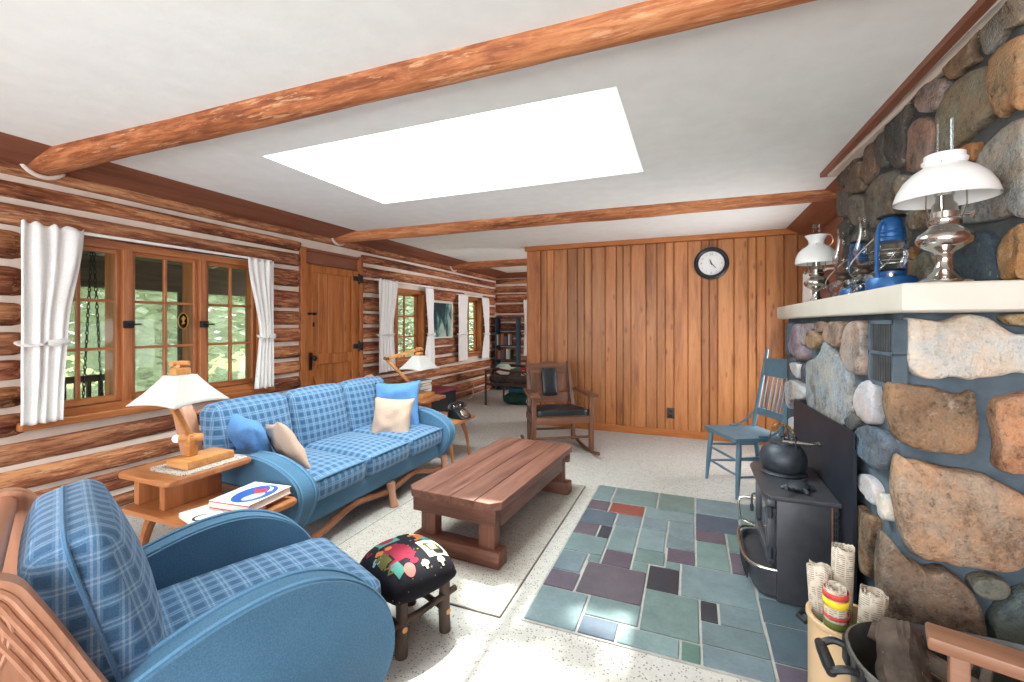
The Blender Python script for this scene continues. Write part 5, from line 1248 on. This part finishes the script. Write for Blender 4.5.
def lantern(label, x, y, rz):
    t = thing('hurricane_lantern', label, 'lantern', (x, y, MZ+.0005), rz, 'blue hurricane lanterns on the mantel')
    bm = nb(); lathe(bm, [(.076, 0), (.080, .004), (.080, .040), (.074, .050), (.050, .058), (.040, .064), (.040, .074)], n=36); build('tank', bm, M['lantern'], t)
    bm = nb(); lathe(bm, [(.043, .074), (.046, .080), (.034, .086)], n=24); build('burner', bm, M['iron'], t)
    bm = nb(); lathe(bm, [(.034, .086), (.048, .110), (.055, .138), (.051, .165), (.039, .190)], n=30, cap=False); build('globe', bm, M['lampglass'], t)
    bm = nb(); lathe(bm, [(.041, .190), (.044, .194), (.043, .204), (.038, .208), (.038, .222), (.042, .224), (.040, .230), (.036, .232), (.036, .268), (.030, .276), (.030, .282)], n=28); build('hood', bm, M['lantern'], t)
    bm = nb(); lathe(bm, [(.044, .284), (.046, .287), (.041, .292), (.025, .296), (0, .297)], n=28); build('cap', bm, M['iron'], t)
    for s in (-1, 1):
        bm = nb(); tube(bm, spline([(s*.064, 0, .045), (s*.066, 0, .09), (s*.066, 0, .16), (s*.060, 0, .225), (s*.050, 0, .255), (s*.036, 0, .262)], 4), .0075, 8); build('side_tube', bm, M['lantern'], t)
    bm = nb(); lathe(bm, [(0, 0), (.016, 0), (.016, .012), (0, .014)], (.05, .04, .050), 12); build('filler_cap', bm, M['steel'], t)
    bm = nb(); tube(bm, spline([(-.078, 0, .20), (-.082, -.05, .16), (-.075, -.11, .10), (0, -.145, .065), (.075, -.11, .10), (.082, -.05, .16), (.078, 0, .20)], 5), .0022, 6); build('bail_wire', bm, M['steel'], t)
    bm = nb(); 
    for z in (.115, .155): tube(bm, [(.062*math.cos(q), .062*math.sin(q), z) for q in [2*PI*i/24 for i in range(24)]], .0018, 5, closed=True)
    build('globe_guard', bm, M['steel'], t)
    return t
lantern('blue hurricane lantern beside the large nickel lamp on the mantel', .72, 2.16, R(212))
lantern('blue hurricane lantern behind the glass oil lamps on the mantel', .79, 2.78, R(225))
def glass_lamp(label, x, y, k):
    t = thing('glass_oil_lamp', label, 'oil lamp', (x, y, MZ+.0005), 0, 'clear glass oil lamps on the mantel')
    bm = nb(); lathe(bm, [(.050*k, 0), (.050*k, .006), (.048*k, .02), (.058*k, .035), (.060*k, .05), (.050*k, .068), (.028*k, .080), (.024*k, .088)], n=32); build('font', bm, M['lampglass'], t)
    bm = nb(); lathe(bm, [(.024*k, .088), (.028*k, .092), (.028*k, .104), (.020*k, .110), (.030*k, .118), (.032*k, .124)], n=24); cyl(bm, (.02, 0, .10), (.055, 0, .10), .002, n=6); cyl(bm, (.055, 0, .10), (.058, 0, .10), .010, n=12); build('burner', bm, M['iron_brown'], t)
    bm = nb(); lathe(bm, [(.026*k, .124), (.032*k, .145), (.042*k, .175), (.042*k, .195), (.030*k, .235), (.022*k, .265), (.021*k, .31), (.024*k, .335), (.026*k, .338)], n=30, cap=False); build('chimney', bm, M['lampglass'], t)
    return t
glass_lamp('clear glass oil lamp with tall chimney next to the nearer blue lantern', .695, 2.36, .92)
glass_lamp('clear glass oil lamp with tall chimney next to the domed nickel lamp', .69, 2.64, 1.05)

# ------------------------------------------------------------------ crock of newspapers, tub of firewood, stand
def print_mat(name, ink='#3E3B39', base='#C9BDAC'):
    t = NT(name); tc = t.n('ShaderNodeTexCoord'); sp = t.n('ShaderNodeSeparateXYZ'); t.l(tc.outputs['UV'], sp.inputs[0])
    ln = t.math('GREATER_THAN', t.math('SINE', t.math('MULTIPLY', sp.outputs[1], 900)), .1)
    colm = t.math('LESS_THAN', t.math('FRACT', t.math('MULTIPLY', sp.outputs[0], 18)), .85)
    mp = t.n('ShaderNodeMapping'); t.l(tc.outputs['UV'], mp.inputs[0]); mp.inputs[3].default_value = (9, 14, 1)
    blk = t.ramp(t.noise(mp.outputs[0], 2.2, 1), [(.44, (0, 0, 0)), (.5, (1, 1, 1))])
    m = t.math('MULTIPLY', t.math('MULTIPLY', ln, colm), blk)
    return t.fin(t.mix(t.math('MULTIPLY', m, .6), base, ink), .9, 0, .1)
M['news'] = print_mat('newsprint')
cx, cy, cr, chh = .475, 1.778, .108, .350
ckk = thing('stoneware_crock', 'tan stoneware crock full of rolled newspapers by the stove', 'crock', (cx, cy, 0))
bm = nb(); lathe(bm, [(0, 0), (cr-.004, 0), (cr, .008), (cr, chh-.02), (cr+.006, chh-.014), (cr+.006, chh-.003), (cr, chh), (cr-.010, chh-.003), (cr-.012, .02), (0, .02)], n=44, cap=False); build('body', bm, M['crock'], ckk)
for a in (150, 330):
    bm = nb(); q = Vector((math.cos(R(a)), math.sin(R(a)), 0)); tg = Vector((-q.y, q.x, 0)); tube(bm, [q*cr+tg*.03+Vector((0, 0, chh-.06)), q*(cr+.028)+tg*.02+Vector((0, 0, chh-.055)), q*(cr+.028)-tg*.02+Vector((0, 0, chh-.055)), q*cr-tg*.03+Vector((0, 0, chh-.06))], .009, 8); build('handle', bm, M['iron'], ckk)
def roll(label, loc, r, L, tilt, az, turns=2.6, mat='news', flat_=1.0, rag=.004):
    t = thing('rolled_newspaper', label, 'newspaper', loc, 0, 'newspapers in the crock')
    t.rotation_euler = (R(tilt)*math.cos(R(az)), R(tilt)*math.sin(R(az)), R(az))
    bm = nb(); uvl = bm.loops.layers.uv.verify(); n = int(turns*26); rows = []
    nz = 10
    for j in range(nz+1):
        row = []
        for i in range(n+1):
            q = i/n; a = q*turns*2*PI; rr = r*(1-.55*q); z = L*j/nz
            if j == nz: z += rag*noise.noise(Vector((a*2, loc[0]*30, 1)))*3
            rr *= 1+.03*noise.noise(Vector((a*1.5, j*.4, loc[1]*9)))
            row.append((bm.verts.new((rr*math.cos(a)*flat_, rr*math.sin(a)/flat_, z)), q*turns*.4, z))
        rows.append(row)
    for A, B in zip(rows, rows[1:]):
        for i in range(n):
            f = bm.faces.new((A[i][0], A[i+1][0], B[i+1][0], B[i][0]))
            for l, s in zip(f.loops, (A[i], A[i+1], B[i+1], B[i])): l[uvl].uv = (s[1], s[2])
    o = build('sheet', bm, M[mat], t, angle=180); sm = o.modifiers.new('thickness', 'SOLIDIFY'); sm.thickness = .0012
    return t
roll('thick rolled newspaper, the tallest one standing in the crock', (.468, 1.842, .025), .037, .535, 2, 20)
rc = roll('rolled newspaper with red and yellow bands in the crock', (.440, 1.745, .025), .033, .455, 5, 170)
for z0, z1, c in ((.428, .447, '#C8453F'), (.400, .424, '#E9C92E'), (.362, .372, '#C8453F'), (.330, .352, '#5E6B2E'), (.29, .325, '#F2F0EC')):
    bm = nb(); lathe(bm, [(.0352, z0), (.0352, z1)], n=30, cap=False); o = build('printed_band', bm, M['color'], rc, color=c); sm = o.modifiers.new('thickness', 'SOLIDIFY'); sm.thickness = .001
roll('loosely rolled newspaper leaning beside the banded one in the crock', (.518, 1.775, .025), .043, .44, 4, 200, 2.2)
def folded(label, loc, rz, w, L, lean):
    t = thing('folded_newspaper', label, 'newspaper', loc, 0, 'newspapers in the crock'); t.rotation_euler = (R(lean[0]), R(lean[1]), rz)
    bm = nb(); uvl = bm.loops.layers.uv.verify(); path = []
    for k in range(5):
        y = -.016+.008*k
        path += [(-w/2, y), (w/2, y)] if k % 2 == 0 else [(w/2, y), (-w/2, y)]
    path = spline([(p[0], p[1]) for p in path], 4); rows = []
    for j in range(7):
        fan = 1+.9*(j/6)**2; rows.append([(bm.verts.new((x*(1-.1*(j/6)), y*fan, L*j/6+(.02*noise.noise(Vector((x*30, y*90, 3))) if j == 6 else 0))), i*.03, L*j/6) for i, (x, y) in enumerate(path)])
    for A, B in zip(rows, rows[1:]):
        for i in range(len(path)-1):
            f = bm.faces.new((A[i][0], A[i+1][0], B[i+1][0], B[i][0]))
            for l, s in zip(f.loops, (A[i], A[i+1], B[i+1], B[i])): l[uvl].uv = (s[1], s[2])
    o = build('sheet', bm, M['news'], t, angle=50); sm = o.modifiers.new('thickness', 'SOLIDIFY'); sm.thickness = .001
    return t
fn = folded('folded newspaper with fanned edges at the stove side of the crock', (.432, 1.812, .03), R(-28), .062, .455, (0, -3.5))
bm = nb(); bx(bm, (-.012, -.0185, .32), (.014, -.0175, .36)); build('printed_patch', bm, M['color'], fn, smooth=False, color='#E0457A')

tb = thing('wash_tub', 'dark oval metal tub with a wooden side handle, holding firewood', 'tub', (.745, 1.49, 0))
TA, TB, TH = .335, .205, .42
def oval(z, k, n=56): return [(TA*k*math.copysign(abs(math.cos(a))**.8, math.cos(a)), TB*k*math.copysign(abs(math.sin(a))**.8, math.sin(a)), z) for a in [2*PI*i/n for i in range(n)]]
bm = nb(); rs = [[bm.verts.new(p) for p in oval(z, k)] for z, k in ((.0, .90), (.01, .93), (.20, .965), (TH-.02, .995), (TH-.015, 1.02), (TH, 1.02), (TH+.002, 1.0), (TH-.02, .98), (.2, .95), (.03, .91))]
for a, b in zip(rs, rs[1:]): bridge(bm, a, b)
bm.faces.new(rs[0][::-1]); bm.faces.new(rs[-1]); build('body', bm, M['zinc'], tb, angle=50)
hx = -TA*1.0
for s in (-1, 1):
    bm = nb(); tube(bm, spline([(hx+.003, s*.055, TH-.025), (hx-.03, s*.06, TH-.02), (hx-.062, s*.055, TH-.035)], 4), .010, 8); bx(bm, (hx-.004, s*.055-.022, TH-.075), (hx+.010, s*.055+.022, TH-.005), bev=.003)
    hb = build('handle_bracket', bm, M['iron'], tb)
bm = nb(); tube(bm, [(hx-.062, -.062, TH-.035), (hx-.062, -.03, TH-.035), (hx-.062, .03, TH-.035), (hx-.062, .062, TH-.035)], [.013, .016, .016, .013], 12); build('handle_grip', bm, M['leather'], tb)
def firewood(label, loc, rot, L, r, seed):
    t = thing('firewood', label, 'firewood', loc, 0, 'firewood in the tub'); t.rotation_euler = [R(a) for a in rot]
    bm = nb(); n = 30; rows = []; 
    for j in range(9):
        row = []
        for i in range(n):
            a = PI*1.15*i/(n-1); w = 1+.20*noise.noise(Vector((a*2, j*.5, seed)))+.16*noise.noise(Vector((a*7, j*.6, seed)))+.10*noise.noise(Vector((a*15, j*1.5, seed)))
            row.append(bm.verts.new((r*w*math.cos(a), L*(j/8-.5), r*w*math.sin(a))))
        rows.append(row)
    for a, b in zip(rows, rows[1:]):
        for i in range(n-1): bm.faces.new((a[i], a[i+1], b[i+1], b[i]))
    bark = build('bark', bm, M['bark'], t, angle=60)
    bm = nb(); rows = []
    for j in range(9):
        k = .985; row = []
        for i in range(n):
            a = PI*1.15*i/(n-1); w = (1+.16*noise.noise(Vector((a*2, j*.5, seed))))*.95
            row.append(bm.verts.new((r*w*math.cos(a), (L-.004)*(j/8-.5), r*w*math.sin(a)*.98-.002)))
        rows.append(row)
    for a, b in zip(rows, rows[1:]): bridge(bm, a, b)
    bm.faces.new(rows[0][::-1]); bm.faces.new(rows[-1]); build('split_wood', bm, M['cutwood'], t, angle=30)
    return t
firewood('split log with pale cut end sticking up at the handle end of the tub', (.525, 1.50, .405), (26, 0, -14), .19, .052, 2)
firewood('dark bark log lying deep in the tub', (.82, 1.50, .30), (8, 35, -70), .36, .06, 7)
firewood('split log lying low across the tub bottom', (.72, 1.48, .15), (0, 10, -80), .36, .07, 11)
firewood('bark-covered branch leaning over the pale split log', (.63, 1.52, .395), (14, -10, 62), .34, .026, 19)
for i in range(7):
    p = Vector((.60+.035*i, 1.50+.02*math.sin(i*2.1), .34+.012*(i % 3))); t = thing('kindling_stick', 'rough stick of kindling heaped in the tub', 'kindling', p, 0, 'kindling in the tub'); t.rotation_euler = (R(18+8*(i % 3)), R(10*i), R(-60+17*(i % 4)))
    bm = nb(); tube(bm, [(0, -.14, 0), (.006*(i % 3), -.03, .006), (0, .06, 0), (-.004, .13, .004)], [.010, .013, .012, .008], 6); build('stick', bm, M['bark'], t)
sd = thing('wooden_stand', 'narrow reddish plank-topped wooden stand in front of the firewood tub', 'stand', (.60, 1.19, 0), R(-17.5))
bm = nb(); bx(bm, (-.135, -.032, .632), (.26, .036, .66), bev=.005); build('top_plank', bm, M['bench'], sd)
for x in (-.085, .20):
    bm = nb(); bx(bm, (x-.016, -.022, .03), (x+.016, .022, .632), bev=.004); build('post', bm, M['bench'], sd)
    bm = nb(); bx(bm, (x-.02, -.06, 0), (x+.02, .06, .03), bev=.005); build('foot', bm, M['bench'], sd)
bm = nb(); bx(bm, (-.085, -.010, .16), (.20, .010, .20), bev=.004); build('stretcher', bm, M['bench'], sd)

# ------------------------------------------------------------------ the far corner
bs = thing('bookcase', 'narrow blue painted bookcase on the far log wall', 'bookcase', (-3.43, 8.27, 0))
navy = plain('bookcase_blue', '#1B303E', '#243C4B', 10, .5)
for x in (-.235, .215): 
    bm = nb(); bx(bm, (x, -.12, 0), (x+.02, .11, 1.46), bev=.003); build('side', bm, navy, bs)
for z in (.06, .34, .60, .88, 1.18, 1.43):
    bm = nb(); bx(bm, (-.215, -.12, z), (.215, .11, z+.02), bev=.002); build('shelf', bm, navy, bs)
spines = ['#7E3B32', '#C9C1AE', '#3B5A73', '#8C7B4E', '#B9B5AE', '#55392E', '#9A4A3C', '#4C5F4B', '#D2CAB8', '#6B4E66']
words_ = ['dark red', 'cream', 'slate blue', 'ochre', 'pale grey', 'brown', 'brick red', 'moss green', 'ivory', 'plum']
for sh_i, (z, lab) in enumerate(((.62, 'lower'), (.90, 'upper'))):
    x = -.21
    for i in range(10):
        w = .018+.020*random.random(); h = .16+.07*random.random(); d = .14+.03*random.random()
        if x+w > (.10 if sh_i else .19): break
        k = (i*3+sh_i*4) % 10
        b = thing('book', '%s book standing %s on the %s filled shelf of the blue bookcase' % (words_[k], ['first', 'second', 'third', 'fourth', 'fifth', 'sixth', 'seventh', 'eighth', 'ninth', 'tenth'][i], lab), 'book', (-3.43+x+w/2, 8.26, z), 0, 'books in the blue bookcase')
        bm = nb(); bx(bm, (-w/2+.001, -d/2, 0), (w/2-.001, d/2, h), bev=.002, seg=1); build('cover', bm, M['paper'], b, smooth=False, color=spines[k])
        x += w+.003
db = thing('daybed', 'dark iron daybed with curved rail in the far corner past the partition', 'daybed', (-2.35, 6.95, 0))
for x in (-3.11, -1.62):
    for y in (6.56, 7.30):
        bm = nb(); cyl(bm, (x, y, 0), (x, y, .55), .018, n=10); lathe(bm, [(.018, .55), (.026, .565), (.018, .58), (0, .585)], (x, y, 0), 12); build('post', bm, M['iron_brown'], db, world=True)
for y in (6.56, 7.30):
    bm = nb(); tube(bm, spline([(-3.11, y, .54), (-2.95, y, .60), (-2.75, y, .575), (-2.365, y, .56), (-1.98, y, .575), (-1.78, y, .60), (-1.62, y, .54)], 4), .018, 8); build('curved_rail', bm, M['iron_brown'], db, world=True)
    bm = nb(); bx(bm, (-3.11, y-.012, .325), (-1.62, y+.012, .365), bev=.003); build('side_rail', bm, M['iron_brown'], db, world=True)
    bm = nb()
    for i in range(3): xx = -2.98+.46*i; tube(bm, [(xx, y, .365), (xx+.38, y, .565)], .010, 6); tube(bm, [(xx+.38, y, .365), (xx, y, .565)], .010, 6)
    build('lattice', bm, M['iron_brown'], db, world=True)
bm = nb(); puff(bm, (1.44, .68, .13), TR((-2.365, 6.93, .43)), 8, .05, (.0, .0, .02)); build('mattress', bm, plain('dark_cover', '#3A3432', '#4a423e', 8, .9), db, world=True, angle=180)
t = NT('patchwork'); co = t.coords(rand=False); v = t.n('ShaderNodeTexVoronoi'); v.distance = 'MANHATTAN'; t.l(co, v.inputs[0]); v.inputs['Scale'].default_value = 9; sp = t.n('ShaderNodeSeparateColor'); t.l(v.outputs['Color'], sp.inputs[0])
rp = t.n('ShaderNodeValToRGB'); rp.color_ramp.interpolation = 'CONSTANT'; t.l(sp.outputs[0], rp.inputs[0]); e = rp.color_ramp.elements
for i, c in enumerate(['#8E2F34', '#D5CDBB', '#3F6656', '#2A2628', '#A89A8C']):
    q = e[i] if i < 2 else e.new(.5); q.position = i/5; q.color = lin(c)
pq = t.fin(rp.outputs[0], .9, 0, .1)
bm = nb(); puff(bm, (1.30, .10, .17), TR((-2.37, 6.72, .525), rx=R(-12)), 8, .045, (.0, .02, .01)); o = build('patchwork_bolster', bm, pq, None, angle=180); tag(o, 'patchwork quilted bolster in red, green and cream on the daybed', 'bolster')
bm = nb(); puff(bm, (.24, .20, .16), TR((-2.93, 6.87, .565)), 6, .07, (.01, .01, .01)); o = build('cushion', bm, plain('sage', '#7FA394', '#9DBBAE', 9, .9), None, angle=180); tag(o, 'small sage green cushion at the end of the daybed', 'cushion')
dfl = thing('duffel_bag', 'dark green bag lying on the floor under the front of the daybed', 'bag', (-2.60, 6.86, 0), R(4))
green = plain('bag_green', '#17352F', '#214a40', 12, .8)
bm = nb(); puff(bm, (.58, .26, .17), TR((0, 0, .088)), 8, .08, (.02, .01, .01)); build('body', bm, green, dfl, angle=180)
bm = nb(); tube(bm, spline([(-.1, -.135, .10), (-.08, -.165, .15), (.08, -.165, .15), (.1, -.135, .10)], 4), .008, 6); build('strap', bm, green, dfl)
bm = nb(); bx(bm, (.12, -.150, .05), (.15, -.142, .10), bev=.002); build('luggage_tag', bm, M['rod'], dfl)
sb = thing('storage_box', 'flat teal storage box pushed under the middle of the daybed', 'box', (-2.35, 7.14, 0))
bm = nb(); bx(bm, (-.55, -.13, 0), (.55, .13, .20), bev=.01); build('body', bm, M['color'], sb, color='#2F6F7C')
bm = nb(); bx(bm, (-.56, -.14, .20), (.56, .14, .225), bev=.006); build('lid', bm, M['color'], sb, color='#3C8592')

# ------------------------------------------------------------------ porch and woods outside the windows
obox('ground', (-40, -20, -.75), (-4.2, 34, -.6), plain('forest_floor', '#5E6B3A', '#7F8A52', 2, .95))
bm = nb(); bx(bm, (-6.1, -2, -.15), (-4.03, 5.0, -.05)); build('porch_floor', bm, wood('porch_boards', '#8B8178', '#766C63', '#5A514A', 'Y', .6, .8), None, smooth=False, kind='structure')
dkw = wood('porch_dark_wood', '#6E625B', '#5A4F49', '#463C37', 'Y', .6, .8)
bm = nb(); prism(bm, [(-4.03, 2.45), (-6.4, 2.05), (-6.4, 2.09), (-4.03, 2.49)], -2.5, 4.9, 'y'); build('porch_roof', bm, dkw, None, smooth=False, kind='structure')
pb = thing('porch_beam', 'dark timber beam along the outer edge of the porch roof, seen through the triple window', 'beam', (-6.0, 1.5, 1.75), kind='structure')
bm = nb(); bx(bm, (-6.08, -2.4, 1.72), (-5.94, 4.9, 2.06)); build('porch_timber', bm, dkw, pb, smooth=False, world=True)
for y in (-.4, 3.68, 4.75):
    bm = nb(); cyl(bm, (-6.0, y, -.6), (-6.0, y, 1.73), .06, n=12); build('porch_post', bm, dkw, None, kind='structure')
for i, y in enumerate((.4, 1.6, 2.8, 4.0)):
    bm = nb(); prism(bm, [(-4.03, 2.38), (-6.3, 2.0), (-6.3, 2.055), (-4.03, 2.455)], y-.025, y+.025, 'y'); build('porch_rafter', bm, plain('rafter_grey', '#A59C94', '#bab2aa', 8, .8), None, smooth=False, kind='structure')
sw = thing('hanging_porch_swing', 'wooden porch swing hanging on two chains outside the triple window', 'porch swing', (-5.0, 2.0, .3))
for y in (1.72, 2.30):
    for dx in (-.18, .18):
        bm = nb(); n = 46
        for i in range(n):
            z0 = .32+(2.12-.32)*i/n; c = Vector((-5.0+dx*(1-i/n), y, z0+.02)); a = (i % 2)*PI/2
            tube(bm, [c+Vector((.010*math.cos(q)*math.cos(a), .010*math.cos(q)*math.sin(a), .026*math.sin(q))) for q in [2*PI*j/8 for j in range(8)]], .004, 4, closed=True)
        build('chain', bm, M['iron'], sw, world=True)
bm = nb()
for i in range(6): bx(bm, (-5.2+.07*i, 1.35, .29), (-5.145+.07*i, 2.60, .315))
build('seat', bm, dkw, sw, smooth=False, world=True)
bm = nb()
for i in range(14): bx(bm, (-5.24-.0*i, 1.37+.09*i, .315), (-5.215, 1.40+.09*i, .80))
bx(bm, (-5.25, 1.33, .78), (-5.205, 2.62, .84)); build('backrest', bm, dkw, sw, smooth=False, world=True)
for y in (1.36, 2.58):
    bm = nb(); bx(bm, (-5.24, y-.025, .52), (-4.80, y+.025, .55)); bx(bm, (-4.84, y-.02, .315), (-4.80, y+.02, .52)); build('armrest', bm, dkw, sw, smooth=False, world=True)
oc = thing('window_ornament', 'small oval gold ornament hanging in the middle casement of the triple window', 'ornament', (XL+.035, 2.31, 1.345))
bm = nb(); tube(bm, [(0, .037*math.cos(a), .062*math.sin(a)) for a in [2*PI*i/28 for i in range(28)]], .004, 6, closed=True); build('ring', bm, M['brass'], oc)
bm = nb(); prism(bm, ell(0, 0, .034, .058), -.0015, .0015, 'x'); build('pane', bm, glass_mat('amber_glass', '#B9A568', 1.5, 1.0), oc, smooth=False)
bm = nb(); prism(bm, [(-.012, -.03), (.014, -.02), (.006, .0), (.018, .02), (.0, .042), (-.014, .015), (-.004, -.004)], -.003, .003, 'x'); build('figure', bm, M['brass'], oc, smooth=False)
bm = nb(); cyl(bm, (0, 0, .062), (-.008, 0, .135), .0012, n=5); build('thread', bm, M['iron'], oc)

# translucent sheets added along the porch edge to haze the view
m_ = bpy.data.materials.new('haze_sheet'); m_.use_nodes = True; nt_ = m_.node_tree; nt_.nodes.clear()
o_ = nt_.nodes.new('ShaderNodeOutputMaterial'); mx_ = nt_.nodes.new('ShaderNodeMixShader'); tr_ = nt_.nodes.new('ShaderNodeBsdfTransparent'); df_ = nt_.nodes.new('ShaderNodeBsdfTranslucent')
df_.inputs[0].default_value = lin('#F2F6EE'); mx_.inputs[0].default_value = .26
nt_.links.new(tr_.outputs[0], mx_.inputs[1]); nt_.links.new(df_.outputs[0], mx_.inputs[2]); nt_.links.new(mx_.outputs[0], o_.inputs[0])
bm = nb(); bx(bm, (-6.012, -.34, -.05), (-6.010, 3.62, 1.72)); build('porch_haze', bm, m_, None, smooth=False, kind='structure')
bm = nb(); bx(bm, (-6.012, 3.74, -.05), (-6.010, 4.69, 1.72)); build('porch_haze', bm, m_, None, smooth=False, kind='structure')
def foliage_mat(name, a, b):
    t = NT(name); oi = t.n('ShaderNodeObjectInfo'); co = t.coords('Object', (1, 1, 1)); f = t.noise(co, 1.4, 3)
    t.b.inputs['Subsurface Weight'].default_value = 0
    m = t.fin(t.ramp(f, [(.35, a), (.65, b)]), .7, 0, .2)
    return m
FO = [foliage_mat('leaf_light', '#B7C3A6', '#D8DFCB'), foliage_mat('leaf_dark', '#8C9C84', '#B2BFA8')]
def crown(n, rx, rz, seed):
    rnd = random.Random(seed); bm = nb()
    for _ in range(n):
        while True:
            p = Vector((rnd.uniform(-1, 1), rnd.uniform(-1, 1), rnd.uniform(-1, 1)))
            if p.length < 1: break
        p = Vector((p.x*rx, p.y*rx, p.z*rz)); s = rnd.uniform(.07, .15)
        q = Matrix.Rotation(rnd.uniform(0, 6.3), 3, 'Z') @ Matrix.Rotation(rnd.uniform(0, 3.1), 3, 'X')
        bm.faces.new([bm.verts.new(p+q @ Vector(v)) for v in ((-s, 0, 0), (0, -s*.5, 0), (s, 0, 0), (0, s*.5, 0))])
    return bm
def tree(x, y, h, rx, mi, seed, n=5200):
    t = thing('tree', ['leafy pale green tree standing in the woods outside the windows', 'dark green tree standing in the woods outside the windows'][mi], 'tree', (x, y, -.62), 0, ['pale trees outside the windows', 'dark trees outside the windows'][mi])
    bm = nb(); tube(bm, [(0, 0, 0), (.1, .05, h*.4), (0, .1, h*.8), (.05, 0, h)], [.17, .13, .09, .03], 9); build('trunk', bm, M['bark'], t)
    bm = crown(n, rx, h*.46, seed); o = build('crown', bm, FO[mi], t, smooth=False, recalc=False); o.location = (0, 0, h*.52)
    return t
k_ = 0
for x_, r_, ys_ in ((-9.0, 1.62, (-1.5, 1.8, 5.1, 8.4, 11.7, 15.0, 18.4)), (-12.6, 1.66, (.1, 3.5, 6.9, 10.3, 13.7, 17.2, 20.8)), (-16.3, 1.8, (1.5, 5.3, 9.1, 12.9, 16.8, 21.0, 25.0))):
    for y_ in ys_: k_ += 1; tree(x_+random.uniform(-.1, .1), y_, 5.6+1.4*(k_ % 3)*.5+(x_ < -12)*1.5, r_, (k_*5+k_//3) % 2, k_)

# a tree that leans over the cabin roof; its leaves break up the sunlight that reaches the skylight
SUND = Vector((.58, -.95, -2.98))
tr = thing('roof_tree', 'tall tree beside the cabin whose branches spread over the roof', 'tree', (2.4, 5.2, -.62))
bm = nb(); tube(bm, spline([(0, 0, 0), (-.1, -.1, 2.2), (-.7, -.4, 4.4), (-2.0, -1.0, 5.8), (-3.8, -1.8, 6.6)], 4), [.16-.007*i for i in range(17)], 8); build('trunk', bm, M['bark'], tr)
rnd = random.Random(5); bm = nb()
for _ in range(5200):
    p = Vector((rnd.uniform(-3.4, .6), rnd.uniform(1.8, 5.0), rnd.uniform(5.2, 6.4)))
    f_ = p+SUND*(p.z/2.98)
    g_ = noise.noise(Vector((f_.x*2.1, f_.y*2.1, 4.4)))
    d_ = math.hypot((f_.x+.72)/.42, (f_.y-1.45)/.30)
    if d_ < 1+.4*g_: continue
    if math.hypot((f_.x+.85)/.22, (f_.y-1.92)/.17) < 1 or math.hypot((f_.x+.93)/.25, (f_.y-2.12)/.13) < 1 or math.hypot((f_.x+.28)/.30, (f_.y-1.95)/.14) < 1: continue
    if .0 < f_.x+.1 < .35 and abs(f_.y-1.98-.25*(f_.x)) < .09 and rnd.random() < .6: continue
    s = rnd.uniform(.09, .17); q = Matrix.Rotation(rnd.uniform(0, 6.3), 3, 'Z') @ Matrix.Rotation(rnd.uniform(-.8, .8), 3, 'X')
    bm.faces.new([bm.verts.new(p-Vector((2.4, 5.2, -.62))+q @ Vector(v)) for v in ((-s, 0, 0), (0, -s*.6, 0), (s, 0, 0), (0, s*.6, 0))])
build('crown', bm, FO[0], tr, smooth=False, recalc=False)

# ------------------------------------------------------------------ light: sky, sun, added fill lamps behind the camera, side windows and the skylight
w = bpy.data.worlds.new('sky'); scn.world = w; w.use_nodes = True; wt = w.node_tree; bg = wt.nodes['Background']
bg.inputs[0].default_value = (.86, .94, 1.0, 1); bg.inputs[1].default_value = WORLD
def area(name, loc, rot, sx, sy, power, col=(1, 1, 1)):
    d = bpy.data.lights.new(name, 'AREA'); d.shape = 'RECTANGLE'; d.size = sx; d.size_y = sy; d.energy = power; d.color = col
    o = bpy.data.objects.new(name, d); COL.objects.link(o); o.location = loc; o.rotation_euler = rot; return o
area('back_fill_lamp', (-2.3, YB-.1, 1.33), (R(114), 0, 0), 1.95, 1.6, P_BACK, (.93, .97, 1))  # added fill lamps, tilted up to brighten the ceiling
area('back_fill_lamp', (.02, YB-.1, 1.33), (R(114), 0, 0), 1.8, 1.6, P_BACK, (.93, .97, 1))
area('daylight_side_window', (XR+.1, 4.55, .985), (R(90), 0, R(90)), .85, .85, 45, (.95, .98, 1))
area('daylight_far_window', (XR+.1, 7.05, 1.25), (R(90), 0, R(90)), 1.6, 1.45, 120, (.95, .98, 1))
area('daylight_skylight', ((GL[0]+GL[1])/2, (GL[2]+GL[3])/2, ZG+.75), (0, 0, 0), 2.1, 1.6, P_SKY, (.93, .97, 1))
sd_ = bpy.data.lights.new('sun', 'SUN'); sd_.energy = SUN; sd_.angle = R(1.2); sd_.color = (1, .95, .88)
s_o = bpy.data.objects.new('sun', sd_); COL.objects.link(s_o); s_o.rotation_euler = Vector((.58, -.95, -2.98)).to_track_quat('-Z', 'Y').to_euler()
scn.view_settings.exposure = EXPO
